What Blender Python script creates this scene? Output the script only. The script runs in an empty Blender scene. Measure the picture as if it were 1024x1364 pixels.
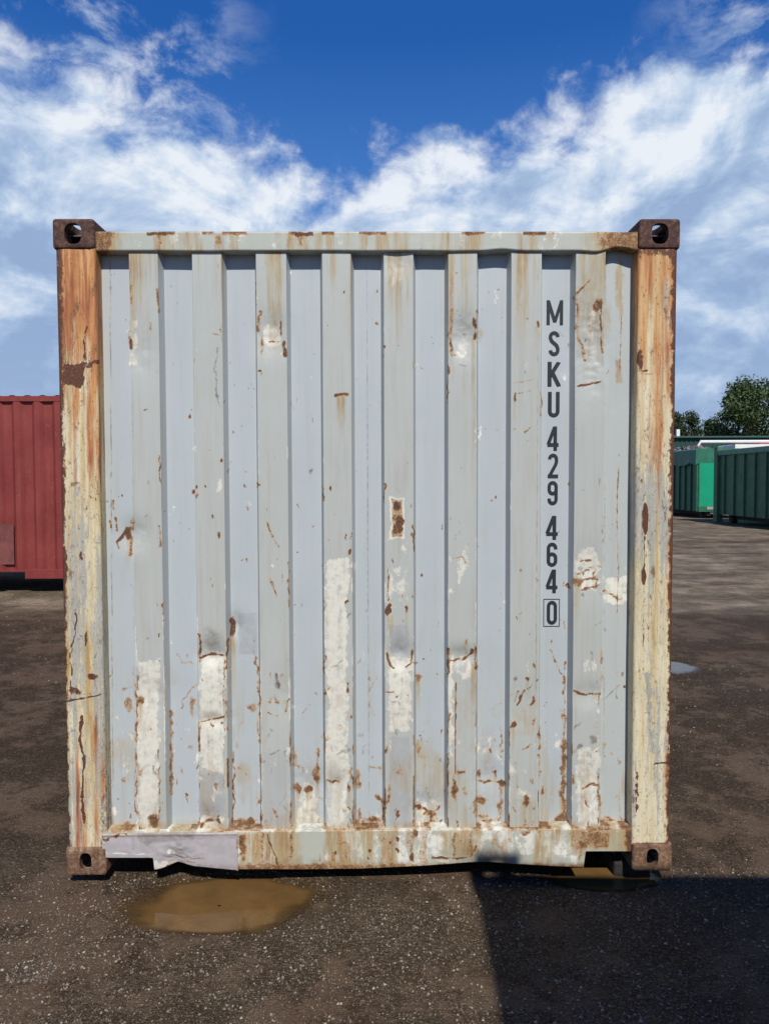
import bpy, bmesh, math, random
import numpy as np
from mathutils import Vector, Matrix
random.seed(7); rng = np.random.default_rng(7)
C = bpy.context.scene.collection
R = math.radians

# ---------------------------------------------------------------- camera
CX, CD, CH, PT, YW, RL, FPX = 0.0352, 2.9123, 1.5791, 0.0416, 0.0093, -0.003, 985.0
def cam_axes():
    cp, sp, cy, sy = math.cos(PT), math.sin(PT), math.cos(YW), math.sin(YW)
    fw = np.array([sy*cp, cy*cp, -sp]); rt = np.array([cy, -sy, 0.0]); up = np.cross(rt, fw)
    r2 = rt*math.cos(RL)+up*math.sin(RL); u2 = -rt*math.sin(RL)+up*math.cos(RL)
    return fw, r2, u2
FW, RT, UP = cam_axes(); CAM = np.array([CX, -CD, CH])
cd = bpy.data.cameras.new('camera'); cam = bpy.data.objects.new('camera', cd); C.objects.link(cam)
cd.sensor_fit = 'VERTICAL'; cd.sensor_height = 36; cd.lens = FPX/1364*36; cd.clip_start = 0.05; cd.clip_end = 3000
m = Matrix(((RT[0], UP[0], -FW[0], CAM[0]), (RT[1], UP[1], -FW[1], CAM[1]), (RT[2], UP[2], -FW[2], CAM[2]), (0, 0, 0, 1)))
cam.matrix_world = m; bpy.context.scene.camera = cam
def ray(px, py):
    return FW + RT*((px-512)/FPX) - UP*((py-682)/FPX)
def onY(px, py, Y):                       # point of the vertical plane y = Y
    d = ray(px, py); t = (Y-CAM[1])/d[1]; return CAM+d*t
def onZ(px, py, Z):                       # point of the level plane z = Z
    d = ray(px, py); t = (Z-CAM[2])/d[2]; return CAM+d*t
def topx(P):                              # (n,3) -> pixel coordinates of the survey picture, used to place wear marks
    d = P-CAM; z = d@FW
    return 512+FPX*(d@RT)/z, 682-FPX*(d@UP)/z

# ---------------------------------------------------------------- render / light
S = bpy.context.scene
S.view_settings.view_transform = 'Standard'; S.view_settings.look = 'None'
S.view_settings.exposure = 0.0; S.view_settings.gamma = 1
SUN_EL, SUN_AZ = R(45), R(9.0)            # sun behind the camera, slightly to the right
sd = bpy.data.lights.new('sun', 'SUN'); sun = bpy.data.objects.new('sun', sd); C.objects.link(sun)
sd.energy = 4.4; sd.angle = R(0.55); sd.color = (1.0, 0.955, 0.88)
to_sun = Vector((math.sin(SUN_AZ)*math.cos(SUN_EL), -math.cos(SUN_AZ)*math.cos(SUN_EL), math.sin(SUN_EL)))
sun.rotation_euler = to_sun.to_track_quat('Z', 'Y').to_euler()

# ---------------------------------------------------------------- node helper
class N:
    def __init__(s, tree): s.t = tree
    def new(s, typ, **kw):
        n = s.t.nodes.new(typ)
        for k, v in kw.items(): setattr(n, k, v)
        return n
    def put(s, sock, v):
        if isinstance(v, bpy.types.NodeSocket): s.t.links.new(v, sock)
        elif isinstance(v, (tuple, list)) and len(v) == 3 and sock.type == 'RGBA': sock.default_value = (*v, 1)
        else: sock.default_value = v
    def m(s, op, a, b=0.0, c=0.0, clamp=False):
        n = s.new('ShaderNodeMath', operation=op, use_clamp=clamp)
        for i, v in enumerate((a, b, c)): s.put(n.inputs[i], v)
        return n.outputs[0]
    def mix(s, f, a, b, bt='MIX'):
        n = s.new('ShaderNodeMix', data_type='RGBA', blend_type=bt)
        s.put(n.inputs[0], f); s.put(n.inputs[6], a); s.put(n.inputs[7], b); return n.outputs[2]
    def step(s, v, a, b):
        n = s.new('ShaderNodeMapRange', interpolation_type='SMOOTHSTEP')
        s.put(n.inputs[0], v); s.put(n.inputs[1], a); s.put(n.inputs[2], b); return n.outputs[0]
    def noise(s, vec, scale, detail=4, rough=.55, dist=0.0, scl=None):
        if scl:
            mp = s.new('ShaderNodeMapping'); s.put(mp.inputs[0], vec); mp.inputs[3].default_value = scl; vec = mp.outputs[0]
        n = s.new('ShaderNodeTexNoise'); s.put(n.inputs['Vector'], vec)
        n.inputs['Scale'].default_value = scale; n.inputs['Detail'].default_value = detail
        n.inputs['Roughness'].default_value = rough; n.inputs['Distortion'].default_value = dist
        return n.outputs[0]
    def ramp(s, v, stops):
        n = s.new('ShaderNodeValToRGB'); s.put(n.inputs[0], v); cr = n.color_ramp
        while len(cr.elements) < len(stops): cr.elements.new(0.5)
        for e, (p, c) in zip(cr.elements, stops):
            e.position = p; e.color = (*c, 1) if isinstance(c, (tuple, list)) else (c, c, c, 1)
        return n.outputs[0]

# ---------------------------------------------------------------- world
wd = bpy.data.worlds.new('World'); S.world = wd; wd.use_nodes = True
wt = wd.node_tree; wt.nodes.clear(); n = N(wt)
out = n.new('ShaderNodeOutputWorld'); bg = n.new('ShaderNodeBackground')
sky = n.new('ShaderNodeTexSky', sky_type='NISHITA'); sky.sun_disc = False
sky.sun_elevation = SUN_EL; sky.sun_rotation = math.pi - SUN_AZ
sky.air_density = 1.0; sky.dust_density = 0.3; sky.ozone_density = 3.0
tc = n.new('ShaderNodeTexCoord'); G = tc.outputs['Generated']
sx = n.new('ShaderNodeSeparateXYZ'); n.put(sx.inputs[0], G)
X, Y, Z = sx.outputs
az = n.m('ARCTAN2', X, Y); el = n.m('ARCSINE', Z)
pts = [(-260, -160), (-60, -10), (0, 25), (60, 62), (110, 92), (200, 150), (300, 182), (370, 200), (430, 232), (470, 222), (540, 200), (600, 172), (700, 160), (790, 150), (830, 110), (860, 62), (930, 42), (1024, 20), (1250, -80)]
cv = []
for px, py in pts:
    d = ray(px, py); cv.append((math.atan2(d[0], d[1]), math.atan2(d[2], math.hypot(d[0], d[1]))))
fc = n.new('ShaderNodeFloatCurve'); mp_ = fc.mapping; c0 = mp_.curves[0]
A0, A1, E1 = cv[0][0]-.05, cv[-1][0]+.05, 1.2
cp_ = [((a-A0)/(A1-A0), e/E1) for a, e in cv]
c0.points[0].location = (0, cp_[0][1]); c0.points[1].location = (1, cp_[-1][1])
for p in cp_: c0.points.new(*p)
mp_.update()
t_az = n.m('DIVIDE', n.m('SUBTRACT', az, A0), A1-A0, clamp=True); n.put(fc.inputs['Value'], t_az)
bnd = n.m('MULTIPLY', fc.outputs[0], E1)
# warp and noise live in direction space
cmb = n.new('ShaderNodeCombineXYZ'); n.put(cmb.inputs[0], az); n.put(cmb.inputs[1], n.m('MULTIPLY', el, 1.25)); V2 = cmb.outputs[0]
zz = n.m('ADD', n.m('MAXIMUM', Z, 0.0), 0.12)
cmb2 = n.new('ShaderNodeCombineXYZ'); n.put(cmb2.inputs[0], n.m('DIVIDE', X, zz)); n.put(cmb2.inputs[1], n.m('DIVIDE', Y, zz)); VP = cmb2.outputs[0]
n1 = n.noise(V2, 5.5, 9, .58, .35)
n2 = n.noise(V2, 17, 7, .6, .3)
nw = n.noise(VP, 1.6, 8, .6, .5, scl=(1.0, 1.7, 1))
depth = n.m('SUBTRACT', bnd, el)                      # >0 below the cloud edge
e1 = n.m('ADD', n.m('MULTIPLY', depth, 8.0), n.m('MULTIPLY', n.m('SUBTRACT', n1, .5), 1.9))
e1 = n.m('ADD', e1, n.m('MULTIPLY', n.m('SUBTRACT', n2, .5), 1.3))
cov = n.step(e1, -.14, .50)
# wispy veil above the edge on the left
wl = n.m('MULTIPLY', n.step(az, -.10, -.30), n.step(depth, -.22, -.02))
ws = n.noise(V2, 9, 10, .66, .25, scl=(1.0, 1.35, 1))
wisp = n.m('MULTIPLY', n.m('MULTIPLY', n.step(ws, .45, .68), wl), .8)
wr = n.m('MULTIPLY', n.step(az, .30, .5), n.step(depth, -.2, -.02))
wisp = n.m('MAXIMUM', wisp, n.m('MULTIPLY', n.m('MULTIPLY', n.step(ws, .46, .68), wr), .6))
cov = n.m('MAXIMUM', cov, wisp)
cov = n.m('MULTIPLY', cov, n.step(n.m('ABSOLUTE', az), 1.25, .75))
# gaps low in the sky
gap = n.step(nw, .66, .36)
low = n.step(el, .30, .10)
cov = n.m('MULTIPLY', cov, n.m('SUBTRACT', 1.0, n.m('MULTIPLY', gap, n.m('MULTIPLY', low, .38))))
# light and grey of the clouds
mpo = n.new('ShaderNodeMapping'); n.put(mpo.inputs[0], V2); mpo.inputs[1].default_value = (.012, -.030, 0)
n1b = n.noise(mpo.outputs[0], 5.5, 9, .58, .35)
lit = n.m('ADD', .5, n.m('MULTIPLY', n.m('SUBTRACT', n1, n1b), 3.6))
lit = n.m('ADD', lit, n.m('MULTIPLY', n.m('SUBTRACT', n.noise(V2, 11, 8, .62, .6, scl=(.8, 1.5, 1)), .5), 1.5))
edge = n.step(depth, .23, .02)
lit = n.m('ADD', lit, n.m('SUBTRACT', n.m('MULTIPLY', edge, .50), .20))
lit = n.m('SUBTRACT', lit, n.m('MULTIPLY', n.step(el, .36, .10), .16))
ccol = n.ramp(lit, [(0.0, (.30, .42, .64)), (.35, (.40, .53, .74)), (.62, (.57, .68, .84)), (.98, (.82, .87, .94))])
blue = n.ramp(n.m('DIVIDE', el, 1.2), [(0.0, (.50, .60, .74)), (.12, (.31, .46, .71)), (.28, (.060, .21, .60)), (.44, (.010, .105, .42)), (1.0, (.006, .06, .30))])
skyc = n.mix(.9, n.mix(1.0, sky.outputs[0], (.1, .1, .1), 'MULTIPLY'), blue)
fin = n.mix(cov, skyc, ccol)
fin = n.mix(n.step(Z, -.02, -.10), fin, (.10, .09, .08))
n.put(bg.inputs[0], n.mix(1.0, fin, (10, 10, 10), 'MULTIPLY')); bg.inputs[1].default_value = 0.1
wt.links.new(bg.outputs[0], out.inputs[0])

# ---------------------------------------------------------------- object helpers
def worldloc(o):
    v = Vector((0, 0, 0))
    while o: v += o.location; o = o.parent
    return np.array(v)
def emit(name, verts, faces, mat, parent=None, smooth=False):
    v = np.asarray(verts, float)
    if parent is not None: v = v-worldloc(parent)
    me = bpy.data.meshes.new(name)
    if isinstance(faces, np.ndarray):
        nf, k = faces.shape
        me.vertices.add(len(v)); me.vertices.foreach_set('co', v.ravel())
        me.loops.add(nf*k); me.loops.foreach_set('vertex_index', faces.ravel().astype(np.int32))
        me.polygons.add(nf); me.polygons.foreach_set('loop_start', np.arange(0, nf*k, k, dtype=np.int32))
        me.update(calc_edges=True)
    else:
        me.from_pydata([tuple(a) for a in v], [], [tuple(int(i) for i in f) for f in faces]); me.update()
    if smooth: me.polygons.foreach_set('use_smooth', np.ones(len(me.polygons), bool))
    if mat: me.materials.append(mat)
    o = bpy.data.objects.new(name, me); C.objects.link(o)
    if parent is not None: o.parent = parent
    return o
def grid(P, keep=None, flip=False):
    nu, nv = P.shape[:2]
    idx = np.arange(nu*nv).reshape(nu, nv)
    a, b, c, d = idx[:-1, :-1], idx[1:, :-1], idx[1:, 1:], idx[:-1, 1:]
    F = np.stack([a, b, c, d] if not flip else [a, d, c, b], -1)
    if keep is not None: F = F[keep]
    return P.reshape(-1, 3), F.reshape(-1, 4)
def empty(name, loc, label=None, cat=None, group=None):
    o = bpy.data.objects.new(name, None); C.objects.link(o); o.location = loc; o.empty_display_size = .2
    if label: o['label'] = label
    if cat: o['category'] = cat
    if group: o['group'] = group
    return o
def tag(o, label=None, cat=None, group=None, kind=None):
    if label: o['label'] = label
    if cat: o['category'] = cat
    if group: o['group'] = group
    if kind: o['kind'] = kind
    return o
class MB:
    def __init__(s): s.v = []; s.f = []
    def add(s, v, f):
        b = len(s.v); s.v += [tuple(a) for a in v]; s.f += [tuple(i+b for i in q) for q in f]; return s
    def box(s, a, b, bev=0.0):
        x0, y0, z0 = a; x1, y1, z1 = b
        if bev <= 0:
            s.add([(x0,y0,z0),(x1,y0,z0),(x1,y1,z0),(x0,y1,z0),(x0,y0,z1),(x1,y0,z1),(x1,y1,z1),(x0,y1,z1)],
                  [(0,3,2,1),(4,5,6,7),(0,1,5,4),(1,2,6,5),(2,3,7,6),(3,0,4,7)])
        else:
            bm = bmesh.new(); bmesh.ops.create_cube(bm, size=1)
            for v in bm.verts: v.co = Vector(((x0+x1)/2+v.co.x*(x1-x0), (y0+y1)/2+v.co.y*(y1-y0), (z0+z1)/2+v.co.z*(z1-z0)))
            bmesh.ops.bevel(bm, geom=bm.edges[:], offset=bev, segments=2, affect='EDGES', profile=.5)
            bm.verts.index_update()
            s.add([v.co[:] for v in bm.verts], [[v.index for v in f.verts] for f in bm.faces]); bm.free()
        return s
    def tube(s, pts, rad, k=8):
        pts = [Vector(p) for p in pts]; rad = rad if isinstance(rad, (list, tuple)) else [rad]*len(pts)
        vs = []
        for i, p in enumerate(pts):
            t = (pts[min(i+1, len(pts)-1)]-pts[max(i-1, 0)]).normalized()
            a = t.cross(Vector((0, 0, 1)) if abs(t.z) < .9 else Vector((1, 0, 0))).normalized(); b = t.cross(a)
            for j in range(k):
                th = 2*math.pi*j/k; vs.append(p+(a*math.cos(th)+b*math.sin(th))*rad[i])
        fs = []
        for i in range(len(pts)-1):
            for j in range(k):
                fs.append((i*k+j, i*k+(j+1) % k, (i+1)*k+(j+1) % k, (i+1)*k+j))
        fs.append(tuple(range(k))[::-1]); fs.append(tuple((len(pts)-1)*k+j for j in range(k)))
        return s.add(vs, fs)
    def build(s, name, mat, parent=None, smooth=False): return emit(name, s.v, s.f, mat, parent, smooth)

# numpy value noise
def _h(i, j, s):
    h = (i.astype(np.int64)*374761393 + j.astype(np.int64)*668265263 + s*974634777) & 0xffffffff
    h = ((h ^ (h >> 13))*1274126177) & 0xffffffff
    return ((h ^ (h >> 16)) & 0xffff)/65535.0
def vn(x, y, s=0):
    i = np.floor(x); j = np.floor(y); fx = x-i; fy = y-j
    fx = fx*fx*(3-2*fx); fy = fy*fy*(3-2*fy)
    return (_h(i, j, s)*(1-fx)+_h(i+1, j, s)*fx)*(1-fy)+(_h(i, j+1, s)*(1-fx)+_h(i+1, j+1, s)*fx)*fy
def fbm(x, y, s=0, o=4):
    r = 0; a = .5; t = 0
    for k in range(o): r = r+a*vn(x*2**k+k*17.3, y*2**k+k*9.1, s+k); t += a; a *= .5
    return r/t
def sstep(a, b, v):
    t = np.clip((v-a)/(b-a), 0, 1); return t*t*(3-2*t)

# ---------------------------------------------------------------- materials
def mat(name):
    mt = bpy.data.materials.new(name); mt.use_nodes = True; t = mt.node_tree
    return mt, N(t), t.nodes['Principled BSDF']
def bump(n, b, h, strength=.3, dist=.01):
    bp = n.new('ShaderNodeBump'); bp.inputs['Strength'].default_value = strength; bp.inputs['Distance'].default_value = dist
    n.put(bp.inputs['Height'], h); n.put(b.inputs['Normal'], bp.outputs[0])
def coords(n): return n.new('ShaderNodeNewGeometry').outputs['Position']
def weathered(name, aged, tone2, clean_grey=(.37, .395, .41), post=False):
    mt, n, b = mat(name); P = coords(n)
    a1 = n.new('ShaderNodeAttribute', attribute_name='wear_a'); s1 = n.new('ShaderNodeSeparateColor'); n.put(s1.inputs[0], a1.outputs['Color'])
    a2 = n.new('ShaderNodeAttribute', attribute_name='wear_b'); s2 = n.new('ShaderNodeSeparateColor'); n.put(s2.inputs[0], a2.outputs['Color'])
    rust, cream, stain = s1.outputs; grey, dirt_shade, tone = s2.outputs
    f0 = n.noise(P, 210, 4, .7); f1 = n.noise(P, 150, 5, .72); f2 = n.noise(P, 38, 5, .6); big = n.noise(P, 3, 4, .55)
    stk = n.noise(P, 60, 4, .6, scl=(1, 1, .05))
    nz = n.m('SUBTRACT', n.m('ADD', n.m('MULTIPLY', f1, .5), n.m('MULTIPLY', f2, .5)), .5)
    base = n.mix(tone, aged, tone2)
    base = n.mix(n.m('MULTIPLY', n.step(big, .35, .7), .35), base, n.mix(1.0, base, (.90, .93, .90), 'MULTIPLY'))
    base = n.mix(n.m('MULTIPLY', n.step(stk, .5, .75), .22), base, (.36, .35, .27))
    # faint scratches and specks of the bare paint
    vor = n.new('ShaderNodeTexVoronoi', feature='F1'); n.put(vor.inputs['Vector'], P); vor.inputs['Scale'].default_value = 28
    speck = n.m('MULTIPLY', n.step(vor.outputs['Distance'], .09, .05), n.step(n.noise(P, 5, 2), .52, .60))
    base = n.mix(n.m('MULTIPLY', speck, .75), base, (.10, .075, .06))
    gcol = n.mix(n.step(f2, .4, .65), clean_grey, tuple(c*1.1 for c in clean_grey))
    col = n.mix(n.step(n.m('ADD', grey, n.m('MULTIPLY', nz, .3)), .42, .58), base, gcol)
    ccol = n.ramp(n.m('ADD', n.m('MULTIPLY', f2, .6), n.m('MULTIPLY', stk, .4)), [(.30, (.34, .34, .31)), (.42, (.58, .57, .50)), (.52, (.70, .69, .61)), (.7, (.78, .76, .67))])
    lrg = n.noise(P, 16, 5, .65, .6, scl=(1, 1, .6))
    cm = n.step(n.m('ADD', n.m('ADD', cream, n.m('MULTIPLY', nz, 1.1)), n.m('MULTIPLY', n.m('SUBTRACT', lrg, .5), 1.8)), .36, .60)
    col = n.mix(cm, col, ccol)
    scol = n.ramp(n.noise(P, 22, 4, .6, scl=(1, 1, .25)), [(.35, (.42, .37, .24)), (.55, (.38, .27, .13)), (.7, (.30, .16, .07))])
    stk2 = n.noise(P, 130, 5, .7, scl=(1, 1, .07))
    sm = n.m('MINIMUM', n.m('MULTIPLY', stain, n.m('ADD', n.m('MULTIPLY', n.step(n.m('ADD', n.m('MULTIPLY', stk, .5), n.m('MULTIPLY', stk2, .5)), .36, .60), .95), n.m('MULTIPLY', f1, .65))), .95)
    col = n.mix(sm, col, scol)
    col = n.mix(n.m('MULTIPLY', dirt_shade, n.step(n.m('ADD', f2, n.m('MULTIPLY', dirt_shade, .5)), .45, .85)), col, (.13, .095, .07))
    rm = n.m('MULTIPLY', n.step(n.m('ADD', rust, n.m('MULTIPLY', nz, 1.9)), .38, .62), .92)
    core = n.step(n.m('ADD', rust, n.m('MULTIPLY', nz, 1.5)), .52, .80)
    rcol = n.mix(core, n.ramp(f0, [(.36, (.38, .23, .11)), (.5, (.28, .13, .048)), (.64, (.13, .052, .025))]), n.ramp(f0, [(.38, (.030, .016, .014)), (.55, (.10, .040, .022)), (.68, (.36, .14, .045))]))
    halo = n.m('MULTIPLY', n.step(n.m('ADD', rust, n.m('MULTIPLY', nz, .9)), .22, .42), .55)
    col = n.mix(halo, col, (.46, .29, .13))
    col = n.mix(rm, col, rcol)
    n.put(b.inputs['Base Color'], col)
    n.put(b.inputs['Roughness'], n.m('ADD', .46, n.m('ADD', n.m('MULTIPLY', rm, .38), n.m('MULTIPLY', cm, .15))))
    b.inputs['Specular IOR Level'].default_value = .35
    h = n.m('ADD', n.m('MULTIPLY', n.m('MULTIPLY', rm, f1), 1.0), n.m('ADD', n.m('MULTIPLY', cm, .35), n.m('MULTIPLY', f2, .12)))
    bump(n, b, h, .5, .0025)
    return mt
M_wall = weathered('end_wall_paint', (.448, .478, .460), (.434, .474, .495))
M_rail = weathered('rail_paint', (.435, .445, .375), (.46, .50, .50), clean_grey=(.40, .375, .385))

def post_paint():
    mt, n, b = mat('corner_post_paint'); P = coords(n)
    a1 = n.new('ShaderNodeAttribute', attribute_name='wear_a'); s1 = n.new('ShaderNodeSeparateColor'); n.put(s1.inputs[0], a1.outputs['Color'])
    rust, orange, greyw = s1.outputs
    v1 = n.noise(P, 34, 7, .66, .2, scl=(1, 1, .06)); v2 = n.noise(P, 80, 7, .72, .5, scl=(1, 1, .30)); f = n.noise(P, 120, 5, .7)
    v3 = n.noise(P, 24, 6, .66, .3, scl=(1, 1, .10)); v4 = n.noise(P, 48, 5, .6, .5, scl=(1, 1, .035))
    col = n.ramp(n.m('ADD', n.m('MULTIPLY', v1, .6), n.m('MULTIPLY', v4, .4)), [(.36, (.44, .28, .11)), (.44, (.60, .49, .28)), (.53, (.67, .60, .41)), (.66, (.71, .67, .53))])
    gm = n.step(n.m('ADD', greyw, n.m('ADD', n.m('MULTIPLY', n.m('SUBTRACT', v4, .5), 1.5), n.m('MULTIPLY', n.m('SUBTRACT', v2, .5), 1.2))), .40, .60)
    col = n.mix(n.m('MULTIPLY', gm, .88), col, n.ramp(v2, [(.35, (.27, .265, .24)), (.65, (.46, .455, .41))]))
    om = n.step(n.m('ADD', orange, n.m('ADD', n.m('MULTIPLY', n.m('SUBTRACT', v3, .5), 2.2), n.m('MULTIPLY', n.m('SUBTRACT', v4, .5), 1.0))), .35, .80)
    ocol = n.ramp(v1, [(.33, (.19, .062, .030)), (.44, (.40, .13, .045)), (.54, (.56, .27, .09)), (.66, (.62, .42, .20))])
    col = n.mix(n.m('MULTIPLY', om, .94), col, ocol)
    chip = n.noise(P, 26, 7, .75, .3, scl=(1, 1, .55)); hs = n.noise(P, 60, 5, .7, .2, scl=(.22, 1, 1.4))
    col = n.mix(n.m('MULTIPLY', n.step(chip, .60, .64), .85), col, n.ramp(f, [(.35, (.12, .055, .03)), (.65, (.27, .14, .07))]))
    col = n.mix(n.m('MULTIPLY', n.step(hs, .64, .68), .55), col, (.20, .15, .10))
    col = n.mix(n.m('MULTIPLY', n.step(n.noise(P, 5, 4, .6), .45, .65), .35), col, n.mix(1.0, col, (.72, .70, .66), 'MULTIPLY'))
    nz = n.m('SUBTRACT', n.m('ADD', n.m('MULTIPLY', v2, .55), n.m('MULTIPLY', f, .45)), .5)
    scr = n.m('MULTIPLY', n.step(n.m('ADD', n.m('MULTIPLY', v2, .55), n.m('MULTIPLY', f, .45)), .565, .615), .75)
    col = n.mix(scr, col, (.13, .06, .028))
    dsc = n.m('MULTIPLY', n.step(n.noise(P, 42, 6, .75, 2.5, scl=(1, 1, .35)), .575, .64), .65)
    col = n.mix(dsc, col, (.10, .075, .05))
    rm = n.step(n.m('ADD', rust, n.m('MULTIPLY', nz, 1.5)), .40, .56)
    col = n.mix(rm, col, n.ramp(f, [(.35, (.055, .028, .02)), (.55, (.13, .052, .028)), (.7, (.24, .10, .04))]))
    n.put(b.inputs['Base Color'], col); b.inputs['Roughness'].default_value = .62; b.inputs['Specular IOR Level'].default_value = .3
    bump(n, b, n.m('ADD', n.m('MULTIPLY', v1, .7), n.m('MULTIPLY', rm, .4)), .5, .003)
    return mt
M_post = post_paint()
def rusty(name, c1, c2, c3, fleck=None):
    mt, n, b = mat(name); P = coords(n)
    f = n.noise(P, 60, 6, .65); g = n.noise(P, 14, 4, .6)
    col = n.ramp(n.m('ADD', n.m('MULTIPLY', f, .6), n.m('MULTIPLY', g, .4)), [(.36, c1), (.5, c2), (.66, c3)])
    if fleck: col = n.mix(n.m('MULTIPLY', n.step(n.noise(P, 34, 7, .75), .585, .64), .7), col, fleck)
    col = n.mix(n.m('MULTIPLY', n.step(n.noise(P, 28, 6, .7, scl=(1, 1, .25)), .55, .68), .4), col, tuple(c*.45 for c in c2))
    n.put(b.inputs['Base Color'], col); b.inputs['Roughness'].default_value = .8; b.inputs['Specular IOR Level'].default_value = .2
    bump(n, b, n.m('ADD', f, n.m('MULTIPLY', n.noise(P, 220, 3), .5)), .6, .004); return mt
M_cast_top = rusty('dark_rust', (.036, .020, .019), (.085, .045, .038), (.19, .115, .075), (.24, .15, .11))
M_cast_low = rusty('brown_rust', (.075, .042, .030), (.18, .10, .062), (.36, .24, .16), (.42, .36, .24))
def plain(name, col, rough=.6, var=.25, scale=8, bumps=.15, spec=.3, metal=0.0):
    mt, n, b = mat(name); P = coords(n)
    f = n.noise(P, scale, 6, .6); g = n.noise(P, scale*6, 4, .6)
    k = n.m('ADD', n.m('MULTIPLY', f, .65), n.m('MULTIPLY', g, .35))
    n.put(b.inputs['Base Color'], n.ramp(k, [(.3, tuple(c*(1-var) for c in col)), (.7, tuple(min(1, c*(1+var)) for c in col))]))
    b.inputs['Roughness'].default_value = rough; b.inputs['Specular IOR Level'].default_value = spec; b.inputs['Metallic'].default_value = metal
    if bumps: bump(n, b, g, bumps, .005)
    return mt
M_letter = plain('stencil_paint', (.020, .028, .036), .55, .35, 90, 0)
M_side = plain('grey_side_paint', (.40, .42, .40), .55, .12)
M_under = plain('under_steel', (.05, .045, .04), .8)
M_wood = plain('old_wood', (.035, .032, .03), .85, .5, 20, .6)
def red_paint():
    mt, n, b = mat('oxide_red_paint'); P = coords(n)
    f = n.noise(P, 2.2, 5, .6); g = n.noise(P, 24, 5, .65); s = n.noise(P, 14, 4, .6, scl=(1, 1, .08))
    col = n.ramp(f, [(.35, (.185, .032, .028)), (.65, (.24, .048, .040))])
    col = n.mix(n.m('MULTIPLY', n.step(s, .52, .72), .4), col, (.28, .075, .065))
    col = n.mix(n.m('MULTIPLY', n.step(g, .62, .70), .45), col, (.32, .17, .14))
    col = n.mix(n.m('MULTIPLY', n.step(n.noise(P, 40, 4), .66, .72), .5), col, (.07, .02, .018))
    n.put(b.inputs['Base Color'], col); b.inputs['Roughness'].default_value = .55; b.inputs['Specular IOR Level'].default_value = .3
    bump(n, b, g, .2, .004); return mt
M_red = red_paint()
M_red_grey = plain('faded_grey_panel', (.165, .055, .05), .7, .5, 5)
M_caster = plain('blue_container_paint', (.07, .12, .2), .55)

# ---------------------------------------------------------------- ground
GZ = -0.05
gp = lambda px, py, z=GZ: onZ(px, py, z)
pud = [gp(305, 1203), gp(305, 1203)]
PUD = [  # centre x, centre y, rx, ry, depth
    (gp(292, 1201)[0], gp(292, 1201)[1], .36, .20, .030),
    (gp(800, 1174)[0], gp(800, 1174)[1]+.05, .20, .10, .024),
    (gp(890, 884, -.03)[0], gp(890, 884, -.03)[1], .22, .22, .022)]
def ground_z(x, y):
    z = GZ + 0*x
    z = z+.075*sstep(3.0, 7.0, y)*sstep(0, -3, x)
    far = sstep(4, 9, y)
    z = z+.012*(fbm(x*1.1+3, y*1.3, 5, 4)-.5)*(1+3*far)
    z = z+.010*(fbm(x*6, y*6, 11, 4)-.5)
    tr = fbm(x*.15+y*.05, y*1.6, 31, 3)-.5
    z = z+.05*tr*sstep(5.5, 7.5, y)*np.exp(-np.maximum(y-30, 0)/40)
    near = np.exp(-((x-.1)/1.6)**2-((y+.1)/.35)**2)
    z = z*(1-near)+(GZ+.006*(fbm(x*8, y*8, 4, 3)-.5))*near
    for cx, cy, rx, ry, dp in PUD:
        w = 1.1*(fbm(x*3.2+cx*7, y*5, 21, 4)-.5)
        r = np.sqrt(((x-cx)/rx)**2+((y-cy)/ry)**2)+w
        z = z-dp*sstep(1.35, .55, r)
    return z
def spaced(lo, hi, d, grow, lim):
    a = list(np.arange(lo, hi+1e-6, d)); s = d
    while a[-1] < lim: s *= grow; a.append(a[-1]+s)
    s = d; b = []; v = lo
    while v > -lim: s *= grow; v -= s; b.append(v)
    return np.array(b[::-1]+a)
gx = spaced(-2.6, 2.9, .014, 1.05, 900); gy = spaced(-1.3, .5, .012, 1.022, 900)
XX, YY = np.meshgrid(gx, gy, indexing='ij'); ZZ = ground_z(XX, YY)
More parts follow.
